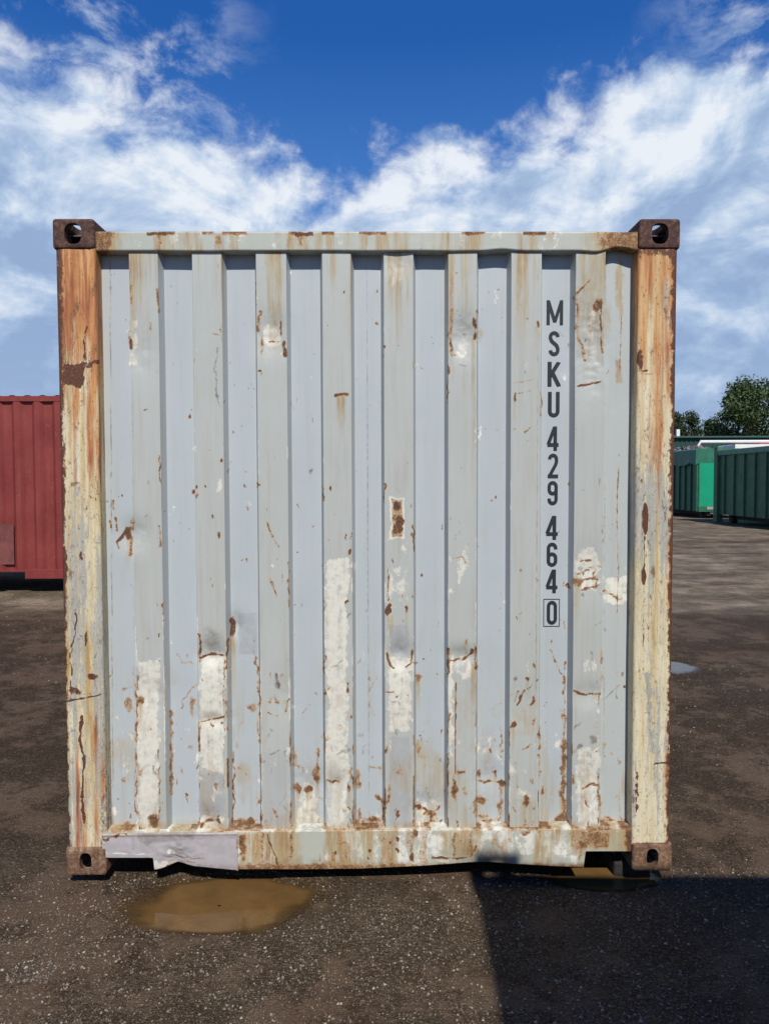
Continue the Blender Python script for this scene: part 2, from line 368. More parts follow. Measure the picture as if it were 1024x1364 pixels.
def ground_mat():
    mt, n, b = mat('gravel_ground'); P = coords(n)
    s = n.new('ShaderNodeSeparateXYZ'); n.put(s.inputs[0], P); gX, gY, gZ = s.outputs
    fine = n.noise(P, 190, 4, .7); mid = n.noise(P, 42, 5, .65); big = n.noise(P, 1.5, 5, .6); hug = n.noise(P, .35, 4, .6)
    trk = n.noise(P, 1.0, 8, .72, .6, scl=(.16, .9, 1)); trk2 = n.noise(P, 1.0, 8, .75, .5, scl=(.7, 3.2, 1))
    nearc = n.ramp(n.m('ADD', n.m('MULTIPLY', mid, .35), n.m('MULTIPLY', big, .65)), [(.36, (.108, .068, .043)), (.5, (.148, .105, .070)), (.64, (.190, .145, .098))])
    farc = n.ramp(n.m('ADD', n.m('MULTIPLY', trk, .55), n.m('MULTIPLY', trk2, .45)), [(.38, (.15, .10, .068)), (.48, (.27, .21, .150)), (.60, (.37, .305, .225))])
    # the brown, compacted wet band beyond the container against the lighter gravel behind it
    yb = n.m('ADD', gY, n.m('MULTIPLY', n.m('SUBTRACT', n.noise(P, .5, 4), .5), 1.2))
    farm = n.step(yb, 5.6, 6.6)
    midc = n.ramp(n.m('ADD', n.m('MULTIPLY', trk2, .5), n.m('MULTIPLY', mid, .5)), [(.38, (.108, .071, .047)), (.62, (.150, .108, .076))])
    col = n.mix(n.step(gY, .0, 1.6), nearc, midc)
    col = n.mix(farm, col, farc)
    # gravel of several sizes pressed into mud
    grav = n.step(n.m('ADD', n.noise(P, 1.3, 5, .65), n.m('MULTIPLY', n.m('SUBTRACT', n.noise(P, 9, 4, .65), .5), .6)), .40, .58)
    mud = n.mix(n.noise(P, 3.5, 5, .6), (.108, .067, .042), (.140, .095, .063))
    col = n.mix(n.m('MULTIPLY', n.m('SUBTRACT', 1.0, grav), n.m('MULTIPLY', n.step(gY, 1.2, .2), .75)), col, mud)
    hts = []
    for sc, lo_, hi_, amt in ((62, .55, 1.75, .55), (135, .45, 1.9, .8), (300, .6, 1.6, .8)):
        v = n.new('ShaderNodeTexVoronoi', feature='F1'); n.put(v.inputs['Vector'], P); v.inputs['Scale'].default_value = sc; v.inputs['Randomness'].default_value = 1
        sp = n.new('ShaderNodeSeparateColor'); n.put(sp.inputs[0], v.outputs['Color'])
        k = n.m('ADD', lo_, n.m('MULTIPLY', n.m('POWER', sp.outputs[0], 2.6), hi_-lo_+.35))
        inside = n.step(v.outputs['Distance'], .62, .34); kk = n.m('ADD', .62, n.m('MULTIPLY', inside, n.m('SUBTRACT', k, .62)))
        cg = n.new('ShaderNodeCombineColor'); n.put(cg.inputs[0], kk); n.put(cg.inputs[1], kk); n.put(cg.inputs[2], n.m('MULTIPLY', kk, .98))
        pick = n.m('MULTIPLY', n.m('ADD', .25, n.m('MULTIPLY', grav, .75)), amt)
        col = n.mix(pick, col, n.mix(1.0, col, cg.outputs[0], 'MULTIPLY'))
        hts.append(n.m('MULTIPLY', n.m('MULTIPLY', inside, pick), n.m('ADD', .3, sp.outputs[1])))
        if sc > 100:
            pale = n.m('MULTIPLY', n.step(sp.outputs[2], .970, .978), n.m('MULTIPLY', inside, n.step(n.noise(P, 3.1, 4, .7), .42, .58)))
            col = n.mix(n.m('MULTIPLY', pale, .7), col, (.30, .26, .19))
    grit = n.ramp(fine, [(.34, (.70, .70, .70)), (.5, (.97, .97, .97)), (.66, (1.3, 1.28, 1.25))])
    col = n.mix(1.0, col, grit, 'MULTIPLY')
    fg = n.noise(P, 9, 6, .75); fgm = n.m('MULTIPLY', n.step(gY, 3.0, 8.0), .8)
    col = n.mix(fgm, col, n.mix(1.0, col, n.ramp(fg, [(.36, (.5, .48, .46)), (.5, (1, 1, 1)), (.64, (1.65, 1.62, 1.55))]), 'MULTIPLY'))
    # wetness by height around the puddles
    wet = n.step(gZ, GZ+.001, GZ-.014); wet = n.m('MULTIPLY', wet, n.step(gY, 5.0, 4.0))
    col = n.mix(n.m('MULTIPLY', wet, .75), col, (.075, .044, .018))
    n.put(b.inputs['Base Color'], col)
    rg = n.m('ADD', .68, n.m('MULTIPLY', mid, .3))
    n.put(b.inputs['Roughness'], n.m('SUBTRACT', rg, n.m('MULTIPLY', wet, .25))); b.inputs['Specular IOR Level'].default_value = .10
    h = n.m('ADD', n.m('MULTIPLY', fine, .25), n.m('ADD', n.m('MULTIPLY', mid, .7), n.m('ADD', hts[0], n.m('ADD', n.m('MULTIPLY', hts[1], .7), n.m('MULTIPLY', hts[2], .4)))))
    bump(n, b, h, .8, .010); return mt
v, f = grid(np.stack([XX, YY, ZZ], -1)); M_ground = ground_mat()
tag(emit('ground', v, f, M_ground, smooth=True), kind='structure')

def water(name, col, rough, alpha_noise=True):
    mt, n, b = mat(name); P = coords(n)
    k = n.noise(P, 5, 4, .6, .4)
    n.put(b.inputs['Base Color'], n.ramp(k, [(.35, tuple(c*.75 for c in col)), (.65, tuple(c*1.15 for c in col))]))
    b.inputs['Roughness'].default_value = rough; b.inputs['IOR'].default_value = 1.33
    a3 = n.new('ShaderNodeAttribute', attribute_name='deep'); s3 = n.new('ShaderNodeSeparateColor'); n.put(s3.inputs[0], a3.outputs['Color'])
    n.put(b.inputs['Alpha'], n.m('ADD', .25, n.m('MULTIPLY', n.step(s3.outputs[0], .05, .85), .75)))
    bump(n, b, n.noise(P, 6, 2), .05, .01); return mt
M_mud = water('muddy_water', (.152, .086, .031), .04)
M_mud2 = water('muddy_water_pale', (.12, .10, .08), .04)
pud_lab = [('amber brown muddy puddle in the gravel in front of the container', M_mud),
           ('dark narrow puddle in the shade under the container corner on the right', M_mud),
           ('small bright puddle on the bare ground beyond the container', M_mud2)]
for (cx, cy, rx, ry, dp), (lb, mm) in zip(PUD, pud_lab):
    k = 64; zl = GZ-.016 if dp > .025 else GZ-.013
    if cy > 2: zl = float(ground_z(np.array([cx]), np.array([cy]))[0])+.013
    rr2, aa = np.meshgrid(np.linspace(.02, 1.5, 46), np.linspace(0, 2*math.pi, 97), indexing='ij')
    P3 = np.stack([cx+rx*rr2*np.cos(aa), cy+ry*rr2*np.sin(aa), np.full_like(aa, zl)], -1)
    dq = zl-ground_z(P3[..., 0], P3[..., 1])
    kq = dq[:-1, :-1] > -.004
    v3, f3 = grid(P3, kq, flip=True); f3 = f3[:, ::-1].copy()
    o = emit('puddle', v3, f3, mm, smooth=True)
    at3 = o.data.color_attributes.new('deep', 'FLOAT_COLOR', 'POINT'); c3 = np.ones((len(v3), 4)); c3[:, 0] = np.clip(dq.ravel()/.012, 0, 1); at3.data.foreach_set('color', c3.ravel())
    tag(o, kind='structure'); o['label'] = lb

# loose stones
def stones(name, cnt, region, rmin, rmax, seed, label):
    r = np.random.default_rng(seed); x0, x1, y0, y1 = region
    x = r.uniform(x0, x1, cnt*3); y = r.uniform(y0, y1, cnt*3)
    d = .6*fbm(x*1.9, y*1.9, seed, 4)+.4*fbm(x*9, y*9, seed+5, 3); keep = d+.22*r.random(len(x)) > .61
    for cx, cy, rx, ry, dp in PUD: keep &= ((x-cx)/rx)**2+((y-cy)/ry)**2 > .95
    x, y = x[keep][:cnt], y[keep][:cnt]; k = len(x)
    s = rmin*(rmax/rmin)**(r.random(k)**2.6)
    base = np.array([[1,0,0],[.3,.9,0],[-.8,.6,0],[-.9,-.5,0],[.2,-1,0],[.35,.15,.75],[-.4,-.1,.6],[0,0,-.5]])
    fc_ = np.array([[0,1,5],[1,2,5],[2,6,5],[2,3,6],[3,4,6],[4,5,6],[4,0,5],[1,0,7],[2,1,7],[3,2,7],[4,3,7],[0,4,7]])
    a = r.uniform(0, 6.28, k); V = base[None]*(1+.35*(r.random((k, 8, 3))-.5))
    el_ = r.uniform(.6, 1.0, k); V = V*np.stack([np.ones(k), el_, r.uniform(.5, .9, k)], -1)[:, None]
    c, sn = np.cos(a)[:, None], np.sin(a)[:, None]
    vx = V[..., 0]*c-V[..., 1]*sn; vy = V[..., 0]*sn+V[..., 1]*c
    z = ground_z(x, y)
    P = np.stack([x[:, None]+vx*s[:, None], y[:, None]+vy*s[:, None], z[:, None]+(V[..., 2]+.15)*s[:, None]], -1)
    F = (fc_[None]+8*np.arange(k)[:, None, None]).reshape(-1, 3)
    o = emit(name, P.reshape(-1, 3), F, M_stone)
    at = o.data.color_attributes.new('tint', 'FLOAT_COLOR', 'POINT')
    t = r.random(k)**3.6; col = np.array([.13, .10, .075])[None]*(1-t[:, None])+np.array([.40, .35, .265])[None]*t[:, None]
    cc = np.ones((k, 8, 4)); cc[..., :3] = col[:, None]; at.data.foreach_set('color', cc.ravel())
    tag(o, label, 'gravel', kind='stuff')
CL = gp(42, 1293)
mt, n, b = mat('stone'); M_stone = mt
at = n.new('ShaderNodeAttribute', attribute_name='tint'); n.put(b.inputs['Base Color'], n.mix(1.0, at.outputs['Color'], n.ramp(n.noise(coords(n), 300, 2), [(.3, (.7, .7, .7)), (.7, (1.2, 1.2, 1.2))]), 'MULTIPLY'))
b.inputs['Roughness'].default_value = .8
stones('gravel', 30000, (-1.9, 2.0, -1.25, .12), .0013, .0078, 3, 'pale loose gravel chips scattered over the brown ground before the container')
stones('gravel', 130, (CL[0]-.07, CL[0]+.08, CL[1]-.06, CL[1]+.05), .003, .011, 4, 'cluster of larger pale stones at the lower left of the ground')
stones('gravel', 5000, (1.2, 4.5, .0, 3.5), .002, .009, 9, 'sparse loose gravel on the brown ground to the right of the container')
stones('gravel', 3500, (-6, -1.2, 3, 8), .003, .014, 13, 'loose gravel on the ground before the red container')

# ---------------------------------------------------------------- container pieces
W, H = 2.438, 2.599
def casting_mesh(name, sx, sy, sz, fw_, fh, mt):
    def cube(a, b, bev=0, seg=3):
        bm = bmesh.new(); bmesh.ops.create_cube(bm, size=1)
        for v in bm.verts: v.co = Vector([(a[i]+b[i])/2+v.co[i]*(b[i]-a[i]) for i in range(3)])
        if bev: bmesh.ops.bevel(bm, geom=bm.edges[:], offset=bev, segments=seg, affect='EDGES', profile=.5)
        me = bpy.data.meshes.new('tmp'); bm.to_mesh(me); bm.free(); o = bpy.data.objects.new('tmp', me); C.objects.link(o); return o
    def slot(c, axis, w, h, L):
        bm = bmesh.new(); k = 24; vs = []
        for i in range(k):
            a = 2*math.pi*(i+.5)/k; p = .75
            u = w/2*math.copysign(abs(math.cos(a))**p, math.cos(a)); q = h/2*math.copysign(abs(math.sin(a))**p, math.sin(a)); vs.append((u, q))
        def at_(u, q, l): return {'x': (l, u, q), 'y': (u, l, q), 'z': (u, q, l)}[axis]
        A = [bm.verts.new(Vector(c)+Vector(at_(u, q, -L))) for u, q in vs]; B = [bm.verts.new(Vector(c)+Vector(at_(u, q, L))) for u, q in vs]
        bm.faces.new(A); bm.faces.new(B[::-1])
        for i in range(k): bm.faces.new((A[i], B[i], B[(i+1) % k], A[(i+1) % k]))
        bmesh.ops.recalc_face_normals(bm, faces=bm.faces[:])
        me = bpy.data.meshes.new('tmp'); bm.to_mesh(me); bm.free(); o = bpy.data.objects.new('tmp', me); C.objects.link(o); return o
    o = cube((0, 0, -sz), (sx, sy, 0), .013); t = .027
    cut = [cube((t, t, -sz+t), (sx-t, sy-t, -t))]
    cut += [slot((sx/2, 0, -sz/2), 'y', fw_, fh, .06), slot((0, sy/2, -sz/2), 'x', fw_, fh, .06), slot((sx/2, sy/2, 0), 'z', .064, .124, .06)]
    for c in cut:
        md = o.modifiers.new('b', 'BOOLEAN'); md.operation = 'DIFFERENCE'; md.object = c; md.solver = 'EXACT'
    dg = bpy.context.evaluated_depsgraph_get(); me = bpy.data.meshes.new_from_object(o.evaluated_get(dg)); me.name = name
    for q in cut+[o]:
        mm = q.data; bpy.data.objects.remove(q); bpy.data.meshes.remove(mm)
    me.materials.clear(); me.materials.append(mt); return me
def corrug(lo, hi, period, top, depth, slope, start):
    """profile (s, depth) from lo to hi; 0 = outer face"""
    pts_ = [(lo, depth)]; c = start
    while c+top/2+slope < hi-.01:
        pts_ += [(c-top/2-slope, depth), (c-top/2, 0), (c+top/2, 0), (c+top/2+slope, depth)]; c += period
    pts_.append((hi, depth)); return pts_
def container(root, x0, y0, L, zb, mats, axis='x', skip=(), front_rail=True, pockets=False):
    """box container; long side along axis; (x0, y0) is its near-left corner"""
    mw, mr, mcast_t, mcast_b = mats
    lx, ly = (L, W) if axis == 'x' else (W, L)
    cx_, cy_ = (.178, .162) if axis == 'x' else (.162, .178)
    for i, (qx, sx_) in enumerate(((x0, 1), (x0+lx, -1))):
        for j, (qy, sy_) in enumerate(((y0, 1), (y0+ly, -1))):
            for k, (qz, me) in enumerate(((zb+H, mcast_t), (zb, mcast_b))):
                o = bpy.data.objects.new('corner_casting', me); C.objects.link(o); o.parent = root
                o.location = Vector((qx, qy, qz))-Vector(worldloc(root)); o.scale = (sx_*cx_/.162, sy_*cy_/.178, 1 if k == 0 else -1)
            if ('post', i, j) not in skip:
                a = (min(qx, qx+sx_*.15)+.004, min(qy, qy+sy_*.15)+.004, zb+.118); b_ = (max(qx, qx+sx_*.15)-.004, max(qy, qy+sy_*.15)-.004, zb+H-.118)
                MB().box(a, b_, .01).build('corner_post', mr, root)
    ins = .012
    def wall(s0, s1, fixed, sgn, ax, name, period, top):
        pr = corrug(s0, s1, period, top, .04, .05 if period > .26 else .018, s0+.12)
        v = []; f = []
        for s, d in pr:
            q = fixed+sgn*(d+ins+.005)
            for z in (zb+.155, zb+H-.06): v.append((s, q, z) if ax == 'x' else (q, s, z))
        for i in range(len(pr)-1): f.append((2*i, 2*i+2, 2*i+3, 2*i+1))
        emit(name, v, f, mw, root)
    def rails(ax, s0, s1, fixed, sgn):
        for z0, z1, nm in ((zb+.03, zb+.16, 'bottom_rail'), (zb+H-.12, zb+H-.045, 'top_rail')):
            segs = [(s0, s1)]; m_ = MB()
            a, b_ = sorted((fixed+sgn*ins, fixed+sgn*(ins+.05)))
            if nm == 'bottom_rail' and pockets and ax == 'x' and sgn > 0:
                c = (s0+s1)/2; pk = [c-1.2, c-.84, c+.84, c+1.2]
                segs = [(s0, pk[0]), (pk[1], pk[2]), (pk[3], s1)]
                for p0, p1 in ((pk[0], pk[1]), (pk[2], pk[3])): m_.box((p0, a, z1-.035), (p1, b_, z1), .003)
            for p0, p1 in segs:
                if ax == 'x': m_.box((p0, a, z0), (p1, b_, z1), .004)
                else: m_.box((a, p0, z0), (b_, p1, z1), .004)
            m_.build(nm, mr, root)
    px_, py_ = x0+.15, y0+.15
    if axis == 'x': sidex, sidey = ('side_wall', .278, .07), ('end_wall', .25, .11)
    else: sidex, sidey = ('end_wall', .25, .11), ('side_wall', .278, .07)
    for (fixed, sgn, key) in ((y0, 1, 'front'), (y0+ly, -1, 'back')):
        if key in skip: continue
        wall(px_, x0+lx-.15, fixed, sgn, 'x', sidex[0], sidex[1], sidex[2]); rails('x', x0+.162, x0+lx-.162, fixed, sgn)
    for (fixed, sgn) in ((x0, 1), (x0+lx, -1)):
        wall(py_, y0+ly-.15, fixed, sgn, 'y', sidey[0], sidey[1], sidey[2]); rails('y', y0+.178, y0+ly-.178, fixed, sgn)
    # roof sheet with shallow folds, floor
    v = []; f = []; kk = 0; s = .06
    while s < (L-.06):
        for t in (s, s+.05, s+.09, s+.14):
            if t > L-.05: break
            z = zb+H-.05+(.0 if t in (s, s+.14) else .018)
            v += [(x0+t, y0+.03, z), (x0+t, y0+W-.03, z)] if axis == 'x' else [(x0+.03, y0+t, z), (x0+W-.03, y0+t, z)]
        s += .209
    for i in range(len(v)//2-1): f.append((2*i, 2*i+2, 2*i+3, 2*i+1))
    emit('roof', v, f, mw, root)
    MB().box((x0+.07, y0+.08, zb+.13), (x0+lx-.07, y0+ly-.08, zb+.15)).build('floor', M_under, root)

cast_t = casting_mesh('corner_casting', .162, .178, .118, .066, .080, M_cast_top)
cast_b = casting_mesh('corner_casting', .162, .178, .118, .048, .072, M_cast_low)
cast_r = casting_mesh('corner_casting', .162, .178, .118, .06, .075, M_red)

# ---------------------------------------------------------------- the grey container
box = empty('shipping_container', (0, 3.03, 0), 'weathered grey shipping container seen end on, with rusty corners and black lettering', 'shipping container')
container(box, -W/2, 0, 6.058, 0, (M_side, M_side, cast_t, cast_b), axis='y', skip=('front', ('post', 0, 0), ('post', 1, 0)))
RID = [(172, 210), (256, 295), (341, 381), (429, 467), (511, 550), (597, 635), (681, 721), (767, 806)]
YR, YD, SL = .026, .047, .012                  # ridge setback, fold depth, slope
ridx = [(onY(a, 345, YR)[0], onY(b_, 345, YR)[0]) for a, b_ in RID]
XL, XR = -W/2+.155, W/2-.155
ZB0, ZT0 = .175, 2.50
DENT = [(787, 455, 26, 75, .022), (617, 448, 22, 30, .018), (362, 445, 24, 34, .014), (283, 872, 26, 22, .018), (532, 874, 22, 26, .016),
        (614, 874, 22, 16, .014), (176, 712, 26, 24, .016), (280, 1094, 20, 20, .018), (204, 1095, 18, 24, .012), (312, 836, 10, 20, .014),
        (783, 760, 26, 40, .010), (566, 1080, 30, 24, .012), (408, 1056, 30, 30, .010), (448, 1045, 22, 20, .012), (376, 928, 22, 40, .007),
        (192, 470, 26, 40, .007), (700, 940, 24, 40, .007), (782, 925, 24, 20, .010), (282, 960, 24, 12, .012), (202, 930, 30, 40, .008), (530, 345, 24, 26, .008),
        (655, 1040, 26, 22, .009), (785, 1045, 24, 34, .010)]
DC = [(*onY(px, py, .03)[[0, 2]], rx/335, ry/335, d) for px, py, rx, ry, d in DENT]
def fold(x):
    d = np.ones_like(x)
    for a, b_ in ridx:
        d = np.minimum(d, np.clip(np.maximum(a-x, x-b_)/SL, 0, 1))
    return d
def surf_y(x, z):
    y = YR+YD*fold(x)
    y = y+.0028*(fbm(x*4+2, z*3, 41, 3)-.5)
    for cx, cz, rx, rz, d in DC:
        r2 = ((x-cx)/rx)**2+((z-cz)/rz)**2; y = y+d*np.exp(-r2*1.6)*(1+.5*(fbm(x*30, z*30, 43, 3)-.5))
    return y
xs = [XL]
brk = sorted([q for a, b_ in ridx for q in (a-SL, a, b_, b_+SL)]+[XR])
for q in brk:
    a0 = xs[-1]; k = max(7, int(round((q-a0)/.0042)))
    xs += [a0+.0009]+list(np.linspace(a0, q, k+1)[1:-1])+[q-.0009, q]
xs = np.array(xs); zs = np.linspace(ZB0, ZT0, 560)
PX, PZ = np.meshgrid(xs, zs, indexing='ij'); PY = surf_y(PX, PZ)

class Wear:
    """wear masks worked out point by point on a surface; marks are given in survey-picture coordinates"""
    def __init__(s, P, runs=False):
        s.P = P.reshape(-1, 3); s.u, s.v = topx(s.P); s.x = s.P[:, 0]; s.z = s.P[:, 2]
        s.du = (fbm(s.x*45, s.z*45, 51, 4)-.5)*9; s.dv = (fbm(s.x*45+9, s.z*45, 52, 4)-.5)*9
        s.runs = runs
        s.m = {k: np.zeros(len(s.P)) for k in ('rust', 'cream', 'stain', 'grey', 'dirt_shade', 'tone')}
    def put(s, k, sel, val):
        s.m[k][sel] = np.maximum(s.m[k][sel], val)
    def blob(s, k, cx, cy, rx, ry, st=1.0, soft=.6, jag=1.0):
        sel = np.where((abs(s.u-cx) < rx*1.6+8) & (abs(s.v-cy) < ry*1.6+8))[0]
        if not len(sel): return
        r = np.sqrt(((s.u[sel]+s.du[sel]*jag-cx)/rx)**2+((s.v[sel]+s.dv[sel]*jag-cy)/ry)**2)
        s.put(k, sel, st*(1-sstep(1-soft, 1+soft*.5, r)))
        if k == 'rust' and s.runs and st >= .6 and rx >= 2.8: s.rect('stain', cx-rx*.5, cy, cx+rx*.5, cy+ry+31+rx*2, .75, 2, .4)
    def rect(s, k, x0, y0, x1, y1, st=1.0, soft=3, jag=.6):
        if k == 'cream': jag, soft = jag*1.7, soft+2.5
        sel = np.where((s.u > x0-12) & (s.u < x1+12) & (s.v > y0-12) & (s.v < y1+12))[0]
        if not len(sel): return
        u = s.u[sel]+s.du[sel]*jag; v = s.v[sel]+s.dv[sel]*jag
        d = np.maximum(np.maximum(x0-u, u-x1), np.maximum(y0-v, v-y1)); val = st*(1-sstep(-soft, soft, d))
        if k == 'stain' and y1-y0 > 30 and x1-x0 < 30: val = val*(1-.9*np.clip((v-y0)/(y1-y0), 0, 1)**1.3)
        s.put(k, sel, val)
    def line(s, k, pts_, w, st=1.0, jag=.35, w2=None):
        for (x0, y0), (x1, y1) in zip(pts_[:-1], pts_[1:]):
            g = w+12
            sel = np.where((s.u > min(x0, x1)-g) & (s.u < max(x0, x1)+g) & (s.v > min(y0, y1)-g) & (s.v < max(y0, y1)+g))[0]
            if not len(sel): continue
            u = s.u[sel]+s.du[sel]*jag; v = s.v[sel]+s.dv[sel]*jag
            L2 = (x1-x0)**2+(y1-y0)**2+1e-6; t = np.clip(((u-x0)*(x1-x0)+(v-y0)*(y1-y0))/L2, 0, 1)
            d = np.hypot(u-x0-t*(x1-x0), v-y0-t*(y1-y0)); vary = .55+.75*vn(s.u[sel]*.22+x0, s.v[sel]*.22+y0, 77)
            s.put(k, sel, st*np.clip(vary, 0, 1.08)*(1-sstep(w*.15, w*1.2+.6, d/(.5+.8*vn(s.u[sel]*.13+y0, s.v[sel]*.13, 78)))))
    def apply(s, o):
        for nm, ks in (('wear_a', ('rust', 'cream', 'stain')), ('wear_b', ('grey', 'dirt_shade', 'tone'))):
            a = o.data.color_attributes.new(nm, 'FLOAT_COLOR', 'POINT'); c = np.ones((len(s.P), 4))
            for i, k in enumerate(ks): c[:, i] = np.clip(s.m[k], 0, 1)
            a.data.foreach_set('color', c.ravel())

w = Wear(np.stack([PX, PY, PZ], -1), True); fx = fold(w.x)
w.m['tone'] = fx*np.where(w.u > 800, .35, 1.0)*np.where(w.u < 148, .3, 1.0)
low = sstep(840, 1110, w.v); mid_ = sstep(560, 900, w.v)
# edges of the folds where paint has worn through, mostly low down
edg = np.zeros_like(w.x)
for a, b_ in ridx:
    for q in (a, b_): edg = np.maximum(edg, np.exp(-((w.x-q)/.0045)**2))
spot = fbm(w.x*9+w.z*.5, w.z*11, 61, 4)
w.m['rust'] = edg*sstep(.52, .68, spot)*(.20+.62*low)*sstep(500, 800, w.v)
w.m['cream'] = edg*sstep(.55, .7, fbm(w.x*7, w.z*6+4, 62, 4))*(.35+.35*mid_)
rnd = fbm(w.x*26, w.z*22, 63, 5)
w.m['rust'] = np.maximum(w.m['rust'], sstep(.66, .76, rnd)*(.42*low+.12*mid_))
w.m['stain'] = np.maximum(1.0*sstep(.38, .62, fbm(w.x*34, w.z*1.0, 64, 4))*(1-fx)*sstep(540, 330, w.v+60*(fbm(w.x*20, w.z*0, 68, 2)-.5)), .5*low*sstep(.55, .75, fbm(w.x*22, w.z*3, 65, 4)))
w.m['stain'] = np.maximum(w.m['stain'], .12*(1-fx))
w.m['stain'] = np.maximum(w.m['stain'], .42*sstep(.56, .70, fbm(w.x*6, w.z*5, 67, 5))*sstep(840, 1000, w.v))
w.m['cream'] = np.maximum(w.m['cream'], .40*sstep(.60, .72, fbm(w.x*8+5, w.z*4, 69, 5))*sstep(860, 1060, w.v))
# bottom seam grime
w.m['stain'] = np.maximum(w.m['stain'], .75*sstep(1088, 1106, w.v+w.dv*.8))
w.m['rust'] = np.maximum(w.m['rust'], .62*sstep(1096, 1108, w.v+w.dv)*sstep(.42, .62, fbm(w.x*12, w.z*3, 66, 3)))
# weld seams
for xs_, dd in ((147, .75), (488, .6), (716, .5), (806, .5), (176, .4)):
    sl = (151-147)/770
    w.line('dirt_shade', [(xs_, 345), (xs_+(-3 if xs_ > 512 else 4), 1100)], .45, dd, 0)
# cream paint patches
Rr = w.rect; B = w.blob; Ln = w.line
Rr('cream', 434, 744, 464, 1106, .80, 3, .7); Rr('grey', 432, 700, 466, 742, .0)
B('cream', 446, 1050, 16, 60, .35)
Rr('cream', 183, 880, 213, 1104, .72); Rr('cream', 266, 874, 299, 1028, .82); Rr('cream', 266, 1084, 300, 1104, .6)
Rr('cream', 517, 876, 548, 974, .80); Rr('cream', 517, 752, 545, 812, .36, 5); Rr('cream', 515, 752, 523, 870, .6)
Rr('cream', 767, 722, 798, 790, .0); B('cream', 784, 757, 20, 34, .82); Rr('cream', 803, 770, 836, 805, .85, 2.5)
Rr('cream', 766, 994, 798, 1100, .62); B('cream', 786, 890, 12, 18, .6); Rr('cream', 792, 915, 799, 1000, .6)
Rr('cream', 596, 872, 604, 1010, .75); Rr('cream', 606, 872, 632, 905, .5); Rr('cream', 392, 1042, 424, 1100, .60, 4); Rr('cream', 555, 1060, 588, 1100, .5, 5)
Rr('cream', 173, 425, 184, 485, .7); B('cream', 362, 448, 14, 20, .52); B('cream', 612, 470, 14, 26, .45); B('cream', 786, 440, 12, 40, .50)
B('cream', 613, 745, 14, 32, .40); Rr('cream', 598, 715, 604, 790, .45); B('cream', 283, 1060, 14, 18, .42); Rr('cream', 137, 940, 148, 1100, .5)
B('cream', 525, 374, 5, 9, .8)
# clean touch-up patches
Rr('grey', 318, 816, 343, 872, .8, 2, .2); Rr('grey', 264, 1030, 300, 1082, .7, 3); Rr('grey', 516, 980, 548, 1102, .55, 3); Rr('grey', 392, 745, 426, 1040, .0)
Rr('grey', 768, 1000, 796, 1030, .5, 6); Rr('grey', 349, 1000, 384, 1102, .5, 3, .2); Rr('grey', 518, 832, 546, 872, .6)
# rust: the named marks
Ln('rust', [(447, 526), (463, 525)], 3.4, 1.0, .2); Rr('stain', 448, 528, 460, 575, .85, 3, .2); Rr('stain', 450, 560, 458, 600, .45, 3, .2)
Rr('cream', 519, 662, 539, 718, 1, 2, .25); Rr('rust', 521, 664, 537, 716, .50, 2, .5); B('rust', 529, 674, 7, 8, 1, .4); B('rust', 532, 698, 6, 14, 1, .5); B('rust', 525, 704, 4, 8, .8)
Ln('rust', [(517, 757), (517, 800)], 1.6, .8); B('rust', 518, 812, 4.5, 9, 1, .5); Rr('stain', 514, 820, 523, 852, .9, 3, .3); B('rust', 541, 811, 3.5, 6, .8)
Ln('rust', [(515, 870), (519, 886), (524, 890)], 2.0, .8); Ln('rust', [(550, 866), (547, 884), (541, 888)], 2.0, .8)
Ln('rust', [(157, 722), (170, 704)], 3, .9); B('rust', 171, 710, 6, 9, .95, .5); Rr('rust', 172, 704, 177, 742, .62, 2); Ln('rust', [(157, 722), (158, 730)], 2, .7); Ln('rust', [(151, 667), (152, 678)], 1.5, .7); Ln('rust', [(154, 688), (156, 706)], 2, .7); Ln('rust', [(147, 694), (148, 702)], 2, .8)
Ln('rust', [(213, 700), (214, 728)], 2.4, .66); Ln('rust', [(175, 380), (175, 404)], 1.6, .7); Ln('rust', [(210, 384), (212, 416)], 2.6, .64); Ln('rust', [(174, 448), (175, 464)], 2, .9); Ln('rust', [(200, 430), (201, 440)], 1.8, .6)
Ln('rust', [(346, 415), (344, 440), (350, 462), (349, 480)], 3.2, .55, .7); Ln('rust', [(374, 428), (375, 446)], 1.8, .85); Ln('rust', [(379, 455), (380, 474)], 3.4, .85, .7); Ln('rust', [(358, 455), (372, 455)], 1.4, .6); B('rust', 345, 493, 2, 2, 1)
Ln('rust', [(284, 444), (292, 446)], 1.2, .6); Ln('dirt_shade', [(290, 462), (286, 500), (291, 530), (294, 542)], 1.6, .7, 1.2)
Ln('rust', [(602, 412), (601, 430), (598, 447), (602, 470), (605, 474)], 3.6, .58, .8); B('rust', 603, 470, 4, 8, .6); Ln('rust', [(630, 424), (633, 436), (632, 452)], 3.0, .9, .5); Rr('stain', 627, 450, 633, 700, .55, 2, .2); B('stain', 640, 446, 4, 10, .7)
Ln('rust', [(599, 362), (608, 364)], 1.2, .6); Ln('rust', [(599, 362), (603, 384)], 1.4, .6); Ln('dirt_shade', [(613, 486), (620, 488)], 1.5, .8)
Ln('rust', [(519, 355), (524, 362), (521, 372)], 2, .6); Ln('rust', [(526, 352), (545, 356)], .9, .5); B('stain', 526, 378, 10, 14, .6); B('stain', 543, 360, 8, 18, .6)
Ln('rust', [(716, 428), (717, 436)], 2.4, .8); Rr('stain', 712, 434, 719, 470, .6, 2); B('rust', 685, 529, 3, 6, .75); Ln('rust', [(686, 526), (712, 518)], .9, .5); Ln('rust', [(684, 511), (716, 504)], .9, .5)
